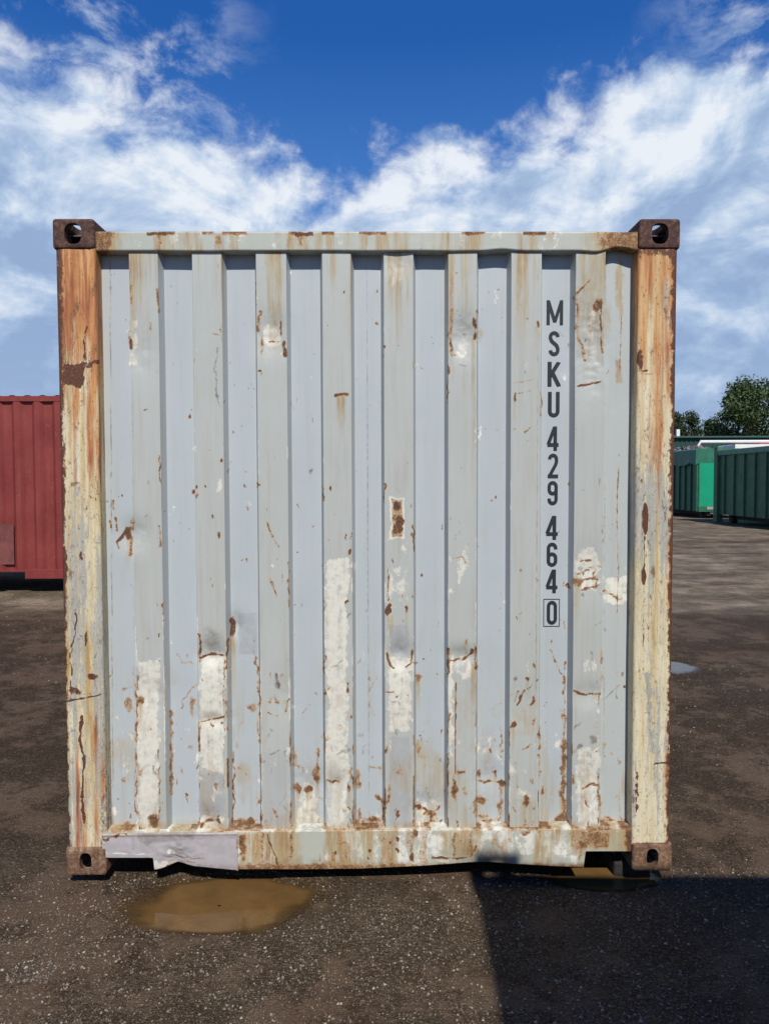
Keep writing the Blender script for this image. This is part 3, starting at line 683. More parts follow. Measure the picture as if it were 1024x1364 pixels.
Ln('rust', [(784, 372), (770, 388), (768, 420), (769, 445), (776, 470), (778, 480)], 4.2, .60, .9); B('rust', 794, 408, 6, 12, .72); Ln('rust', [(800, 400), (801, 470)], 2.4, .72, .6); Rr('stain', 766, 340, 773, 480, .8, 3); Rr('stain', 796, 340, 806, 470, .75, 3); B('stain', 782, 380, 14, 30, .7)
Ln('rust', [(768, 515), (800, 508)], 1.6, .85, .3); B('stain', 808, 430, 5, 28, .6); B('stain', 824, 380, 5, 45, .75); Ln('rust', [(828, 400), (826, 450), (825, 500)], 1.1, .62, .2); Rr('stain', 820, 480, 828, 510, .6, 2)
Ln('rust', [(823, 622), (821, 700), (823, 760), (821, 820)], 1.0, .72, .25)
for p in ([(773, 748), (785, 747)], [(767, 764), (785, 760)], [(770, 774), (796, 770)], [(774, 786), (796, 778)], [(784, 756), (798, 754)]): Ln('rust', p, 1.8, .62, .8)
B('rust', 768, 774, 9, 8, .62); Ln('rust', [(801, 788), (826, 796)], 3, .62, 1.2); Ln('rust', [(792, 760), (792, 782)], 2, .6, 1.)
Ln('rust', [(356, 696), (363, 715), (371, 728)], 1.8, .72, .3); Ln('rust', [(360, 770), (369, 795)], 1.6, .72, .3); Ln('rust', [(376, 765), (376, 775)], 1.4, .6)
B('rust', 310, 835, 5, 14, .95, .5); Ln('rust', [(304, 850), (301, 890)], 2.6, .72, .6); Rr('stain', 306, 850, 314, 960, .7, 3); Ln('rust', [(266, 845), (266, 880)], 2.4, .74, .6)
Ln('rust', [(266, 876), (282, 871), (298, 873)], 2.4, .9, .3); Ln('rust', [(266, 962), (280, 959), (298, 955)], 1.6, .9, .3); Ln('rust', [(265, 962), (266, 1000)], 2, .7); Ln('rust', [(298, 880), (299, 1050)], 1.3, .55, .8)
Ln('rust', [(268, 1100), (274, 1092), (290, 1092), (298, 1100)], 3, .76, .6); B('rust', 206, 1095, 10, 13, .74); Ln('rust', [(183, 900), (182, 1000), (181, 1085)], 2.2, .66, .8); B('rust', 186, 932, 8, 6, .62); Ln('rust', [(212, 1000), (213, 1090)], 2.2, .6, .9)
Rr('rust', 226, 946, 231, 1060, .55, 2, .5); B('rust', 172, 938, 6, 12, .56); Ln('rust', [(164, 918), (176, 914)], 3, .5); Ln('rust', [(236, 870), (244, 882), (256, 884)], 3, .5, 1.2); Ln('rust', [(262, 912), (250, 924), (240, 942)], 2, .56, 1); B('rust', 256, 942, 5, 16, .52)
B('rust', 335, 942, 8, 8, .54); Ln('rust', [(339, 870), (345, 905), (345, 990)], 2.8, .56, 1.1); Ln('rust', [(312, 1000), (311, 1095)], 2.4, .66, .8); Rr('rust', 310, 1090, 343, 1102, .62, 3, 1)
Ln('rust', [(352, 935), (368, 930), (370, 938)], 2.4, .58, 1.2); Ln('rust', [(356, 950), (370, 953)], 1.6, .56, .8); Ln('dirt_shade', [(368, 898), (371, 915)], 2.6, .9, .8); Ln('rust', [(386, 930), (380, 948)], 2, .6, 1)
Ln('dirt_shade', [(360, 1005), (372, 999), (380, 1007)], 1, .7); B('rust', 397, 1050, 6, 9, .7); B('rust', 411, 1052, 7, 7, .78); B('rust', 422, 1030, 7, 16, .62); Ln('rust', [(424, 996), (424, 1040)], 2.6, .66, 1)
Ln('rust', [(436, 1040), (450, 1042)], 3.2, .74, .6); B('rust', 465, 1050, 3, 8, .66); Ln('rust', [(464, 910), (463, 922)], 2.4, .8); B('rust', 433, 921, 3, 3, .9); Ln('dirt_shade', [(440, 890), (455, 880)], 1.4, .6, 1); Ln('dirt_shade', [(450, 1004), (466, 1000)], 2.2, .6, 1.4)
B('rust', 477, 1040, 6, 18, .58); B('rust', 498, 1092, 12, 6, .68); Ln('rust', [(500, 1060), (511, 1070), (510, 1090)], 4, .6, 1); Ln('rust', [(499, 905), (491, 920), (493, 940), (498, 952)], 1.8, .56, .7); B('rust', 476, 1095, 7, 5, .6)
Ln('rust', [(514, 921), (524, 922)], 1.8, .74); Ln('dirt_shade', [(518, 932), (530, 938)], 2, .8, 1); B('rust', 515, 999, 3, 7, .74); Ln('rust', [(518, 1045), (519, 1060), (514, 1076)], 2.6, .64, .8); Ln('dirt_shade', [(522, 955), (528, 978)], 1, .6)
B('rust', 557, 902, 5, 7, .62); B('rust', 557, 1074, 6, 4, .85); Ln('rust', [(562, 1076), (572, 1082), (574, 1094)], 5, .82, 1.2); B('rust', 580, 1084, 3, 5, .6)
Ln('rust', [(597, 880), (610, 878), (622, 876), (628, 866)], 3, .85, .8); Ln('rust', [(597, 862), (597, 900)], 3, .8, .6); Ln('rust', [(632, 858), (633, 890)], 3, .8, .6); Rr('stain', 627, 885, 634, 960, .7, 2); B('rust', 620, 855, 5, 6, .6)
Ln('rust', [(607, 910), (606, 1030)], 1.1, .95, .1); B('rust', 606, 1050, 5, 22, .70); B('rust', 613, 1030, 6, 4, .66); B('rust', 597, 955, 3, 8, .7); Ln('rust', [(600, 730), (612, 743), (618, 748)], 1, .2); Ln('rust', [(603, 745), (614, 742), (620, 749)], 1.6, .76, .6)
Ln('rust', [(637, 1040), (668, 1042)], 3.6, .78, .9); B('rust', 640, 1066, 9, 6, .72); B('rust', 638, 1030, 3, 8, .7); B('rust', 658, 1030, 4, 6, .7); B('rust', 668, 1042, 5, 8, .76); Ln('rust', [(664, 970), (669, 1000)], 1.8, .6, 1); B('rust', 668, 1068, 4, 6, .66)
for q in ((684, 925), (688, 930), (692, 924)): Ln('rust', [(q[0], q[1]+10), (q[0]+5, q[1]-4)], 1.8, .8, .6)
B('rust', 683, 966, 5, 6, .84); Ln('rust', [(706, 938), (712, 928)], 3, .72, 1); B('rust', 702, 905, 3, 3, .8); B('rust', 712, 888, 2, 6, .7); B('rust', 700, 1066, 5, 12, .72); Ln('rust', [(699, 1076), (699, 1100)], 1.5, .55); B('rust', 710, 962, 3, 6, .56); Ln('rust', [(696, 1000), (706, 992)], 1.4, .6, 1)
Ln('rust', [(735, 868), (741, 885), (750, 905), (751, 925)], 2.6, .60, 1.1); Ln('rust', [(751, 880), (752, 1000)], 1.6, .58, .9); Rr('rust', 747, 985, 754, 1098, .64, 2, .8); B('rust', 748, 1056, 7, 8, .7); B('rust', 746, 1090, 8, 9, .7); B('rust', 722, 1055, 3, 8, .66); B('rust', 751, 955, 3, 8, .6)
B('rust', 750, 779, 2.4, 5, .6); B('rust', 751, 831, 3, 7, .56); B('rust', 733, 853, 2, 5, .55)
Ln('rust', [(764, 921), (780, 925), (798, 924)], 2.2, .80, .5); Ln('rust', [(797, 925), (797, 940)], 2, .6); Ln('rust', [(775, 1050), (786, 1045), (798, 1045)], 2.2, .78, .7); Ln('rust', [(797, 1030), (797, 1095)], 2.6, .62, .9); Ln('dirt_shade', [(764, 1000), (772, 994)], 3, .9, 1.2); Ln('dirt_shade', [(762, 970), (772, 963)], 1.4, .8, 1); B('dirt_shade', 790, 985, 6, 6, .7)
B('rust', 808, 1094, 10, 6, .68); Ln('rust', [(821, 895), (821, 930)], .9, .55); B('rust', 831, 913, 2, 3, .8); Ln('dirt_shade', [(800, 935), (825, 912)], .7, .7, .2); B('rust', 823, 1013, 2, 6, .55); Ln('rust', [(824, 1050), (825, 1090)], 1.2, .5)
B('dirt_shade', 283, 850, 14, 18, .45); B('dirt_shade', 444, 1040, 14, 40, .35)
for px, py, r_ in ((253, 555, 2), (262, 648, 2), (258, 655, 2.4), (295, 614, 2), (440, 650, 2), (466, 735, 2.6), (512, 462, 1.6), (548, 712, 1.6), (562, 766, 1.6), (660, 662, 1.6), (284, 688, 2), (292, 713, 2.5), (273, 648, 1.4), (163, 660, 1.4)):
    B('rust', px, py, r_, r_*2, .85, .6, .4)
mr_ = np.random.default_rng(5)
for i in range(420):
    v_ = 1100-760*mr_.random()**2.1; u_ = 140+700*mr_.random(); L_ = mr_.uniform(2, 16)*(.5+.5*(v_ > 850)); st_ = mr_.uniform(.42, .8)
    if mr_.random() < .5: B('rust' if mr_.random() < .7 else 'dirt_shade', u_, v_, mr_.uniform(.8, 2.6), mr_.uniform(1, 5), st_)
    elif mr_.random() < .6: Ln('rust' if mr_.random() < .6 else 'dirt_shade', [(u_, v_), (u_+mr_.normal()*L_*.5, v_+L_)], mr_.uniform(.5, 1.6), st_, 1)
    else: B('cream', u_, v_, mr_.uniform(2, 6), mr_.uniform(3, 14), .45, .6, 1.5)
for i in range(46):
    a, b_ = ridx[mr_.integers(8)]; q_ = (a, b_)[mr_.integers(2)]; z_ = ZB0+(ZT0-ZB0)*mr_.random()**1.7; uu, vv = topx(np.array([[q_, YR, z_]]))
    L_ = mr_.uniform(6, 40); Ln('rust', [(uu[0], vv[0]), (uu[0]+mr_.normal()*.6, vv[0]+L_)], mr_.uniform(1, 2.6), mr_.uniform(.5, .72), .8)
v, f = grid(np.stack([PX, PY, PZ], -1))
endw = emit('end_wall', v, f, M_wall, box, True); w.apply(endw)

# lettering painted on the recess of the end wall
def stroke_pts(*segs): return segs
def arc(cx, cy, rx, ry, a0, a1, k=12):
    return [(cx+rx*math.cos(R(a0+(a1-a0)*i/k)), cy+ry*math.sin(R(a0+(a1-a0)*i/k))) for i in range(k+1)]
T = .156; a_ = T/2; w_ = .47                    # stroke, half stroke, glyph width (height = 1)
G0, G1 = a_, w_-a_; gm_ = w_/2; rr = (G1-G0)/2
GL = {
 'M': [[(a_, 0), (a_, 1)], [(.70-a_, 0), (.70-a_, 1)], [(a_+.005, 1-.03), (.35, .12)], [(.70-a_-.005, 1-.03), (.35, .12)]],
 'S': [arc(gm_, 1-a_-rr, rr, rr, 0, 180)+[(G0, .72), (G0+.05, .60), (G1-.05, .42), (G1, .30)]+arc(gm_, a_+rr, rr, rr, 0, -180)],
 'K': [[(a_, 0), (a_, 1)], [(a_, .38), (.46-.03, 1)], [(.175, .58), (.46-.02, 0)]],
 'U': [[(G0, 1)]+arc(gm_, a_+rr, rr, rr, 180, 360)+[(G1, 1)]],
 '4': [[(.33, 0), (.33, 1)], [(.30, .97), (.035, .27)], [(0, .245), (w_, .245)]],
 '2': [arc(gm_, 1-a_-rr, rr, rr, 180, 0)+[(G1, .66), (G1-.04, .54), (G0+.01, .10)], [(0, a_), (w_, a_)]],
 '9': [arc(gm_, 1-a_-rr, rr, rr, 0, 180)+arc(gm_, .40+a_+rr, rr, rr, 180, 360)+[(G1, .8)], [(G1, .78)]+arc(gm_, a_+rr, rr, rr, 0, -180)+[(G0, .28)]],
 '6': [arc(gm_, a_+rr, rr, rr, 180, 360)+arc(gm_, .60-a_-rr, rr, rr, 0, 180)+[(G0, .22)], [(G0, .25)]+arc(gm_, 1-a_-rr, rr, rr, 180, 0)+[(G1, .72)]],
 '0': [arc(gm_, 1-a_-rr, rr, rr, 0, 180)+arc(gm_, a_+rr, rr, rr, 180, 360)+[(G1, 1-a_-rr)]],
}
def glyph(ch, x0, z0, hgt, wid, name, nat=None):
    V = []; F = []
    nat = nat or (.70 if ch == 'M' else w_); sx_ = wid/nat
    for si, pl in enumerate(GL[ch]):
        q = [Vector((p[0], p[1])) for p in pl]; q2 = [q[0]]
        for p in q[1:]:
            if (p-q2[-1]).length > 1e-4: q2.append(p)
        # densify
        d = [q2[0]]
        for p in q2[1:]:
            k = max(1, int((p-d[-1]).length/.06)); s0 = d[-1].copy()
            for i in range(1, k+1): d.append(s0.lerp(p, i/k))
        b0 = len(V)
        closed = (d[0]-d[-1]).length < .02
        for i, p in enumerate(d):
            t1 = (d[i]-d[i-1]).normalized() if i > 0 else ((d[-1]-d[-2]).normalized() if closed else None)
            t2 = (d[i+1]-d[i]).normalized() if i < len(d)-1 else ((d[1]-d[0]).normalized() if closed else None)
            t = (t1 or t2) if (t1 is None or t2 is None) else (t1+t2).normalized()
            nn = Vector((-t.y, t.x)); k = 1.0
            if t1 is not None and t2 is not None: k = 1/max(.6, nn.dot(Vector((-t1.y, t1.x))))
            tt = T*(.95 if ch != 'M' else .85)
            for s in (-1, 1):
                c = p+nn*s*tt/2*k; xx = x0+c.x*sx_; zq = z0+min(1, max(0, c.y))*hgt
                V.append((xx, float(surf_y(np.array([xx]), np.array([zq]))[0])-.0016-.00025*si, zq))
        for i in range(len(d)-1): F.append((b0+2*i, b0+2*i+2, b0+2*i+3, b0+2*i+1))
    return emit(name, V, F, M_letter, endw)
LT = [('M', 727, 400, 750, 433), ('S', 730, 441, 745, 474.5), ('K', 728.5, 482, 745.5, 515), ('U', 729, 522, 745, 556), ('4', 728.5, 568, 743.5, 600.5), ('2', 729, 604, 743, 637),
      ('9', 728.5, 640.5, 742.5, 673), ('4', 727, 687, 742.5, 719), ('6', 727.5, 722.5, 742, 755), ('4', 727, 758.5, 742, 790), ('0', 727.5, 800, 741.5, 832)]
for ch, x0, y0, x1, y1 in LT:
    a, b_ = onY(x0, y1, YR+YD), onY(x1, y0, YR+YD)
    o = glyph(ch, a[0], a[2], b_[2]-a[2], b_[0]-a[0], 'painted_letter' if ch.isalpha() else 'painted_digit')
    o['label'] = ('black painted letter ' if ch.isalpha() else 'black painted digit ')+ch
a, b_ = onY(723, 834.5, YR+YD), onY(745, 797.5, YR+YD); lw = .0028; V = []; F = []
for q0, q1 in (((a[0], a[2]), (a[0]+lw, b_[2])), ((b_[0]-lw, a[2]), (b_[0], b_[2])), ((a[0]+lw, a[2]), (b_[0]-lw, a[2]+lw)), ((a[0]+lw, b_[2]-lw), (b_[0]-lw, b_[2]))):
    b0 = len(V)
    for xx, zq in ((q0[0], q0[1]), (q1[0], q0[1]), (q1[0], q1[1]), (q0[0], q1[1])): V.append((xx, float(surf_y(np.array([xx]), np.array([zq]))[0])-.0018, zq))
    F.append((b0, b0+1, b0+2, b0+3))
emit('check_digit_frame', V, F, M_letter, endw)

# front corner posts
def front_post(sgn):
    xo, xi = W/2-.008, W/2-.163
    prof = [(xo, .17), (xo, .06), (xo, .024)]
    prof += [(xo-.016+.016*math.cos(R(t)), .024-.016*math.sin(R(t))) for t in (20, 45, 70, 90)]
    prof += [(xo-.05, .0075), (xo-.09, .0085), (xo-.126, .0075), (xo-.132, .0105), (xo-.138, .0075)]
    prof += [(xi+.010-.010*math.sin(R(t)), .018-.010*math.cos(R(t))) for t in (0, 25, 50, 75, 90)]
    prof += [(xi, .04), (xi, .09)]
    pp = [prof[0]]
    for p in prof[1:]:
        k = max(1, int(math.dist(p, pp[-1])/.004)); s0 = pp[-1]
        for i in range(1, k+1): pp.append((s0[0]+(p[0]-s0[0])*i/k, s0[1]+(p[1]-s0[1])*i/k))
    pp = np.array(pp); zz_ = np.linspace(.105, H-.112, 480)
    X_ = np.repeat(pp[:, 0:1], len(zz_), 1)*sgn; Y_ = np.repeat(pp[:, 1:2], len(zz_), 1); Z_ = np.repeat(zz_[None], len(pp), 0)
    X_ = X_+.004*(fbm(Z_*2.5+sgn, Z_*0, 71, 3)-.5); Y_ = Y_+.004*(fbm(X_*9, Z_*5, 72, 4)-.5)+.0025*(fbm(X_*60, Z_*6, 73, 3)-.5)
    P = np.stack([X_, Y_, Z_], -1); q = Wear(P); v_ = q.v
    if sgn < 0:
        q.m['cream'] = np.clip(.95-.0021*(v_-340), .12, .95)*np.where(v_ < 650, 1, .9)+.25*sstep(112, 128, q.u)*sstep(900, 500, v_)  # orange
        q.m['cream'] = np.maximum(q.m['cream'], .42*sstep(880, 1000, v_))
        q.m['stain'] = .33+.25*sstep(640, 760, v_)-.1*sstep(900, 1000, v_)                                                    # grey weathering
        edge = np.maximum(sstep(90, 79, q.u+q.du*.8-(v_-340)*.012), .5*sstep(130, 136, q.u))
        q.m['rust'] = edge*.62+.12*sstep(900, 1100, v_)
        q.rect('rust', 84, 484, 112, 516, .72, 3, 1.2); q.line('rust', [(84, 492), (130, 482)], 4, .74, 1); q.line('rust', [(116, 435), (112, 455), (114, 480)], 2.2, .72)
        q.line('rust', [(86, 935), (110, 930), (134, 925)], 2, .9, .3); q.line('rust', [(110, 955), (107, 985), (112, 1010), (110, 1060), (112, 1095)], 3, .9, .5); q.blob('rust', 115, 850, 3, 12, .9); q.line('rust', [(101, 812), (102, 840), (94, 870), (96, 930)], 1.6, .8, .6)
        q.blob('rust', 108, 742, 3, 10, .6); q.blob('rust', 124, 900, 10, 6, .66); q.blob('rust', 100, 920, 12, 6, .6); q.blob('rust', 82, 668, 4, 20, .9); q.blob('rust', 86, 760, 5, 30, .8)
    else:
        q.m['cream'] = np.clip(.88-.0020*(v_-340), .10, .95)
        q.m['cream'] = np.maximum(q.m['cream'], .72*sstep(888, 897, q.u+q.du*.8+(v_-340)*.01)); q.m['cream'] = np.maximum(q.m['cream'], .5*sstep(866, 852, q.u)*sstep(800, 400, v_))
        q.m['stain'] = .33+.22*sstep(600, 660, v_)*sstep(800, 700, v_)+.3*np.exp(-((q.u-882)/6)**2)*sstep(560, 400, v_)
        q.m['rust'] = .66*sstep(889, 898, q.u+q.du+(v_-340)*.010)+.55*sstep(350, 336, v_+q.dv)
        q.blob('rust', 859, 691, 4.5, 24, 1, .35, .2); q.line('rust', [(858, 715), (857, 765)], 1.4, .72, .3); q.blob('rust', 857, 768, 3.5, 13, .95, .4, .2); q.line('rust', [(857, 780), (856, 900)], 1.2, .62, .5)
        q.line('stain', [(862, 900), (868, 1000)], 5, .9); q.line('rust', [(870, 1018), (890, 1016)], 1.6, .8, .6); q.line('rust', [(848, 1030), (848, 1080)], 3, .7, .8)
        q.blob('rust', 852, 480, 5, 20, .7); q.line('rust', [(852, 495), (862, 493)], 1.8, .7)
    q.m['rust'] = np.maximum(q.m['rust'], .34*sstep(.62, .8, fbm(q.x*20, q.z*9, 75, 4)))
    v2, f2 = grid(P, flip=(sgn > 0)); o = emit('corner_post', v2, f2, M_post, box, True); q.apply(o)
    o['label'] = 'corner post with peeling cream and orange paint over rust'
front_post(-1); front_post(1)

# front rails
def rail(name, x0, x1, prof_of, parent, seed, off=0.0, paint=None, keepf=None):
    xs_ = np.arange(x0, x1+.001, .004); pr = prof_of(xs_)                 # pr: (nx, np, 2) y, z
    P = np.zeros((len(xs_), pr.shape[1], 3)); P[..., 0] = xs_[:, None]; P[..., 1] = pr[..., 0]-off; P[..., 2] = pr[..., 1]
    P[..., 1] += .004*(fbm(P[..., 0]*5, P[..., 2]*6, seed, 4)-.5)
    q = Wear(P); paint(q)
    kf = keepf(P) if keepf else None
    v2, f2 = grid(P, kf, flip=False); o = emit(name, v2, f2, M_rail, parent, True); q.apply(o); return o
def dens(pts_, d=.004):
    o = [pts_[0]]
    for p in pts_[1:]:
        k = max(1, int(math.dist(p, o[-1])/d)); s0 = o[-1]
        for i in range(1, k+1): o.append((s0[0]+(p[0]-s0[0])*i/k, s0[1]+(p[1]-s0[1])*i/k))
    return np.array(o)
ztr, zbr = H-.046, H-.122
def top_prof(xs_):
    b = dens([(.10, ztr), (.018, ztr), (.014, ztr-.004), (.014, zbr+.004), (.018, zbr), (.075, zbr)])
    pr = np.repeat(b[None], len(xs_), 0).copy()
    u = onY(0, 0, 0)  # bend of the lower edge near the right end
    xr = xs_; lift = .0
    z = pr[..., 1]; wgt = sstep(ztr, zbr, z)
    bendz = .017*np.exp(-((xr-onY(825, 330, .014)[0])/.055)**2)-.004*np.exp(-((xr-onY(795, 330, .014)[0])/.04)**2)+.006*np.exp(-((xr-onY(668, 330, .014)[0])/.05)**2)+.003*(fbm(xr*6, xr*0, 81, 3)-.5)
    pr[..., 1] += bendz[:, None]*wgt
    pr[..., 0] += (.008*np.exp(-((xr-onY(825, 330, .014)[0])/.06)**2))[:, None]
    return pr
def top_paint(q):
    q.m['tone'][:] = .25
    s = sstep(.52, .72, fbm(q.x*16, q.z*1.5, 82, 4)); q.m['stain'] = .8*s
    q.m['stain'] = np.maximum(q.m['stain'], 1.0*sstep(170, 145, q.u+q.du)); q.m['stain'] = np.maximum(q.m['stain'], .95*sstep(765, 800, q.u+q.du*2))
    q.m['rust'] = .64*sstep(162, 142, q.u+q.du*1.4)
    q.m['rust'] = np.maximum(q.m['rust'], .56*sstep(775, 812, q.u+q.du)); q.m['dirt_shade'] = .5*sstep(800, 830, q.u)
    q.m['rust'] = np.maximum(q.m['rust'], .66*sstep(316, 311, q.v+q.dv*.4)*sstep(.5, .6, fbm(q.x*14, q.z*0, 83, 3)))
    q.m['cream'] = .25*np.ones_like(q.x)
    for px in (291, 312, 387, 404, 440, 484, 505, 514): q.rect('stain', px-5, 312, px+5, 333, 1.0, 3, .4)
    for px in (214, 291, 400): q.rect('rust', px-5, 313, px+4, 328, .5, 3, 1)
    q.rect('rust', 392, 309, 418, 315, .8, 1.5, .5); q.rect('rust', 195, 309, 222, 314, .8, 1.5, .5)
rail('top_rail', -W/2+.163, W/2-.163, top_prof, box, 80, paint=top_paint)

botpx = [(137, 1138), (143, 1141), (205, 1141), (206, 1157), (218, 1155), (236, 1149), (262, 1153), (318, 1158), (400, 1158), (480, 1157), (560, 1153.5), (640, 1150), (700, 1152), (777, 1156), (779, 1134), (838, 1134), (850, 1134)]
bx = [onY(px, py, .012)[0] for px, py in botpx]; bz = [onY(px, py, .012)[2] for px, py in botpx]
zrt = float(onY(500, 1106, .012)[2])
def bot_prof(xs_):
    zb_ = np.interp(xs_, bx, bz); n_ = 48
    t = np.linspace(0, 1, n_); out_ = np.zeros((len(xs_), 14+n_+4, 2))
    for i in range(14): out_[:, i] = (.095-(.095-.016)*i/13, zrt+.003)
    out_[:, 10:14, 1] = zrt+np.array([.003, .0028, .0018, 0])
    out_[:, 13, 0] = .0125
    out_[:, 14:14+n_, 0] = .011
    out_[:, 14:14+n_, 1] = zrt+(zb_[:, None]-zrt)*t[None]-.0002
    for i in range(4): out_[:, 14+n_+i] = np.stack([np.full(len(xs_), .014+.018*i), zb_+.001], -1)
    # crumpled near the left fork slot
    xc_ = onY(235, 1150, .012)[0]
    out_[..., 0] += (.016*np.exp(-((xs_-xc_)/.05)**2))[:, None]*sstep(zrt-.05, zrt-.14, out_[..., 1])
    xm = onY(640, 1130, .012)[0]; out_[..., 0] += (.014*np.exp(-((xs_-xm)/.16)**2))[:, None]*sstep(zrt-.03, zrt-.15, out_[..., 1])
    return out_
def bot_paint(q):
    q.m['tone'][:] = .12; q.m['cream'] = .12+.42*sstep(.42, .62, fbm(q.x*4, q.z*6, 91, 4))
    q.m['cream'] = np.maximum(q.m['cream'], .6*sstep(1112, 1106, q.v))
    q.m['stain'] = 1.0*sstep(.40, .62, fbm(q.x*13, q.z*2.5, 92, 4)); q.m['rust'] = .40*sstep(.5, .7, fbm(q.x*18, q.z*7, 96, 4))
    lowe = sstep(1143, 1156, q.v+q.dv*.9); q.m['rust'] = np.maximum(q.m['rust'], .60*lowe); q.m['dirt_shade'] = .65*sstep(1138, 1158, q.v+q.dv)
    q.m['dirt_shade'] = np.maximum(q.m['dirt_shade'], .75*sstep(1118, 1150, q.v+q.dv)*np.exp(-((q.u-655)/48)**2))  # dark smear paints in the cast shadow low on the rail, right of centre
    for px in (389, 350, 325, 548, 605, 628): q.rect('rust', px-2.5, 1108, px+2.5, 1148, .55, 2.5, .9)
    q.rect('rust', 318, 1110, 328, 1140, .64, 3, 1); q.line('rust', [(356, 1112), (370, 1150)], 2.2, .74, .5); q.line('rust', [(575, 1142), (605, 1144), (626, 1142), (634, 1128)], 3.0, .78, .7)
    for px, py, r_ in ((520, 1122, 2), (530, 1118, 2.4), (528, 1131, 2), (447, 1137, 2), (492, 1134, 2.4), (548, 1142, 4), (530, 1134, 2), (490, 1143, 1.6)): q.blob('rust', px, py, r_, r_*1.5, .9, .5, .4)
    q.rect('rust', 770, 1105, 812, 1132, .56, 4, 1.2); q.rect('stain', 756, 1106, 776, 1140, .95, 4, 1); q.rect('rust', 832, 1105, 850, 1140, .8, 4, 1); q.rect('stain', 770, 1104, 850, 1134, .9, 4, 1)
    q.blob('rust', 700, 1110, 8, 4, .66); q.blob('rust', 552, 1110, 6, 8, .72); q.rect('stain', 588, 1106, 640, 1140, .85, 5, 1); q.rect('stain', 320, 1108, 400, 1150, .8, 5, 1)
    q.m['rust'] = np.maximum(q.m['rust'], .64*sstep(1112, 1103, q.v+q.dv*.6)*sstep(.48, .62, fbm(q.x*10, q.z*2, 95, 3)))
brail = rail('bottom_rail', -W/2+.162, W/2-.162, bot_prof, box, 90, paint=bot_paint)
def plate_prof(xs_):
    p = bot_prof(xs_)[:, 13:].copy(); X2 = np.repeat(xs_[:, None], p.shape[1], 1); Z2 = p[..., 1]
    x_c = onY(232, 1140, .01)[0]; z_c = onY(232, 1140, .01)[2]
    cr = np.exp(-((X2-x_c)/.10)**2-((Z2-z_c)/.05)**2)
    p[..., 0] += .016*cr*(fbm(X2*22+Z2*14, Z2*30-X2*10, 97, 3)-.5)+.006*(fbm(X2*7, Z2*11, 98, 3)-.5)
    xe = np.minimum(xs_-xs_[0], xs_[-1]-xs_); p[..., 0] -= (.004*np.exp(-(xe/.008)**2))[:, None]*(.5+fbm(X2*3, Z2*120, 99, 2))
    p[..., 0] -= .0035*np.exp(-((Z2-zrt+.006)/.006)**2)*(.4+1.2*fbm(X2*90, Z2*0, 94, 2))
    p[:, :, 1] -= .002; p[:, -4:, 1] -= .001
    return p
def plate_paint(q):
    q.m['grey'][:] = 1; q.m['dirt_shade'] = np.maximum(.45*sstep(1140, 1158, q.v+q.dv), .5*sstep(.55, .7, fbm(q.x*9, q.z*12, 93, 4)))
    q.line('rust', [(317, 1112), (317.5, 1156)], 1.6, .72, .5); q.line('rust', [(222, 1152), (240, 1146), (262, 1151)], 1.5, .6, .8); q.line('dirt_shade', [(232, 1138), (250, 1143), (270, 1142)], 1.2, .8, .8); q.blob('cream', 228, 1134, 9, 5, .55)  # the pale blob paints in the highlight on the crumple
    q.m['stain'] = .5*sstep(1114, 1107, q.v+q.dv*.5)
    q.line('rust', [(138, 1112), (140, 1120), (165, 1108), (172, 1112)], 2.4, .7, .8); q.rect('cream', 205, 1146, 222, 1158, .9, 3, 1)
    q.line('cream', [(139, 1136), (200, 1138)], 1.2, .8, .3); q.line('dirt_shade', [(178, 1112), (178, 1132)], .8, .6); q.line('dirt_shade', [(196, 1118), (314, 1116)], .8, .45)
o = rail('repair_plate', onY(137.5, 1120, .008)[0], onY(318, 1120, .008)[0], plate_prof, brail, 90, off=.0035, paint=plate_paint)
o['label'] = 'clean lavender grey plate welded over the left end of the rail'
# what the container stands on
MB().box((1.01, .085, GZ-.03), (1.165, .42, -.002), .012).build('timber_block', M_wood)
tag(bpy.data.objects['timber_block'], 'dark wet timber block under the right front corner of the grey container', 'wood block')
for i, (a, b_) in enumerate((((-1.17, .5), (-.95, .9)), ((-1.17, 5.3), (-.95, 5.9)), ((.95, 5.3), (1.17, 5.9)))):
    o = MB().box((a[0], a[1], GZ-.04), (b_[0], b_[1], 0.0), .006).build('timber_block', M_wood)
    tag(o, ['timber block hidden under the left side of the grey container', 'timber block under the far left corner of the grey container', 'timber block under the far right corner of the grey container'][i], 'wood block')

# ---------------------------------------------------------------- red container on the left
RY = -CD+10.25
xr_ = onY(33, 765, RY)[0]; cxm = xr_-.84-.36+0.0
rx0 = xr_-1.2-3.029
red = empty('shipping_container', (rx0+3, RY+1.2, .2), 'oxide red corrugated shipping container standing behind on the left', 'shipping container')
rzb = float(onY(40, 774, RY)[2])+.0
container(red, rx0, RY, 6.058, rzb, (M_red, M_red, cast_r, cast_r), 'x', pockets=True)
a, b_ = onY(-14, 698, RY), onY(19, 752, RY)
MB().box((a[0], RY+.0145, b_[2]), (b_[0], RY+.0165, a[2])).build('patch_panel', M_red_grey, red)['label'] = 'faded grey rectangle low on the red wall'
for sx_ in (0, 1):
    for sy_ in (0, 1):
        x = rx0+.1+sx_*5.6; y = RY+.35+sy_*1.5; gz = float(ground_z(np.array([x]), np.array([y]))[0])
        o = MB().box((x, y, gz-.08), (x+.25, y+.3, rzb+.01), .008).build('timber_block', M_wood)
        tag(o, f'timber block under the {["front", "back"][sy_]} {["left", "right"][sx_]} corner of the red container', 'wood block')

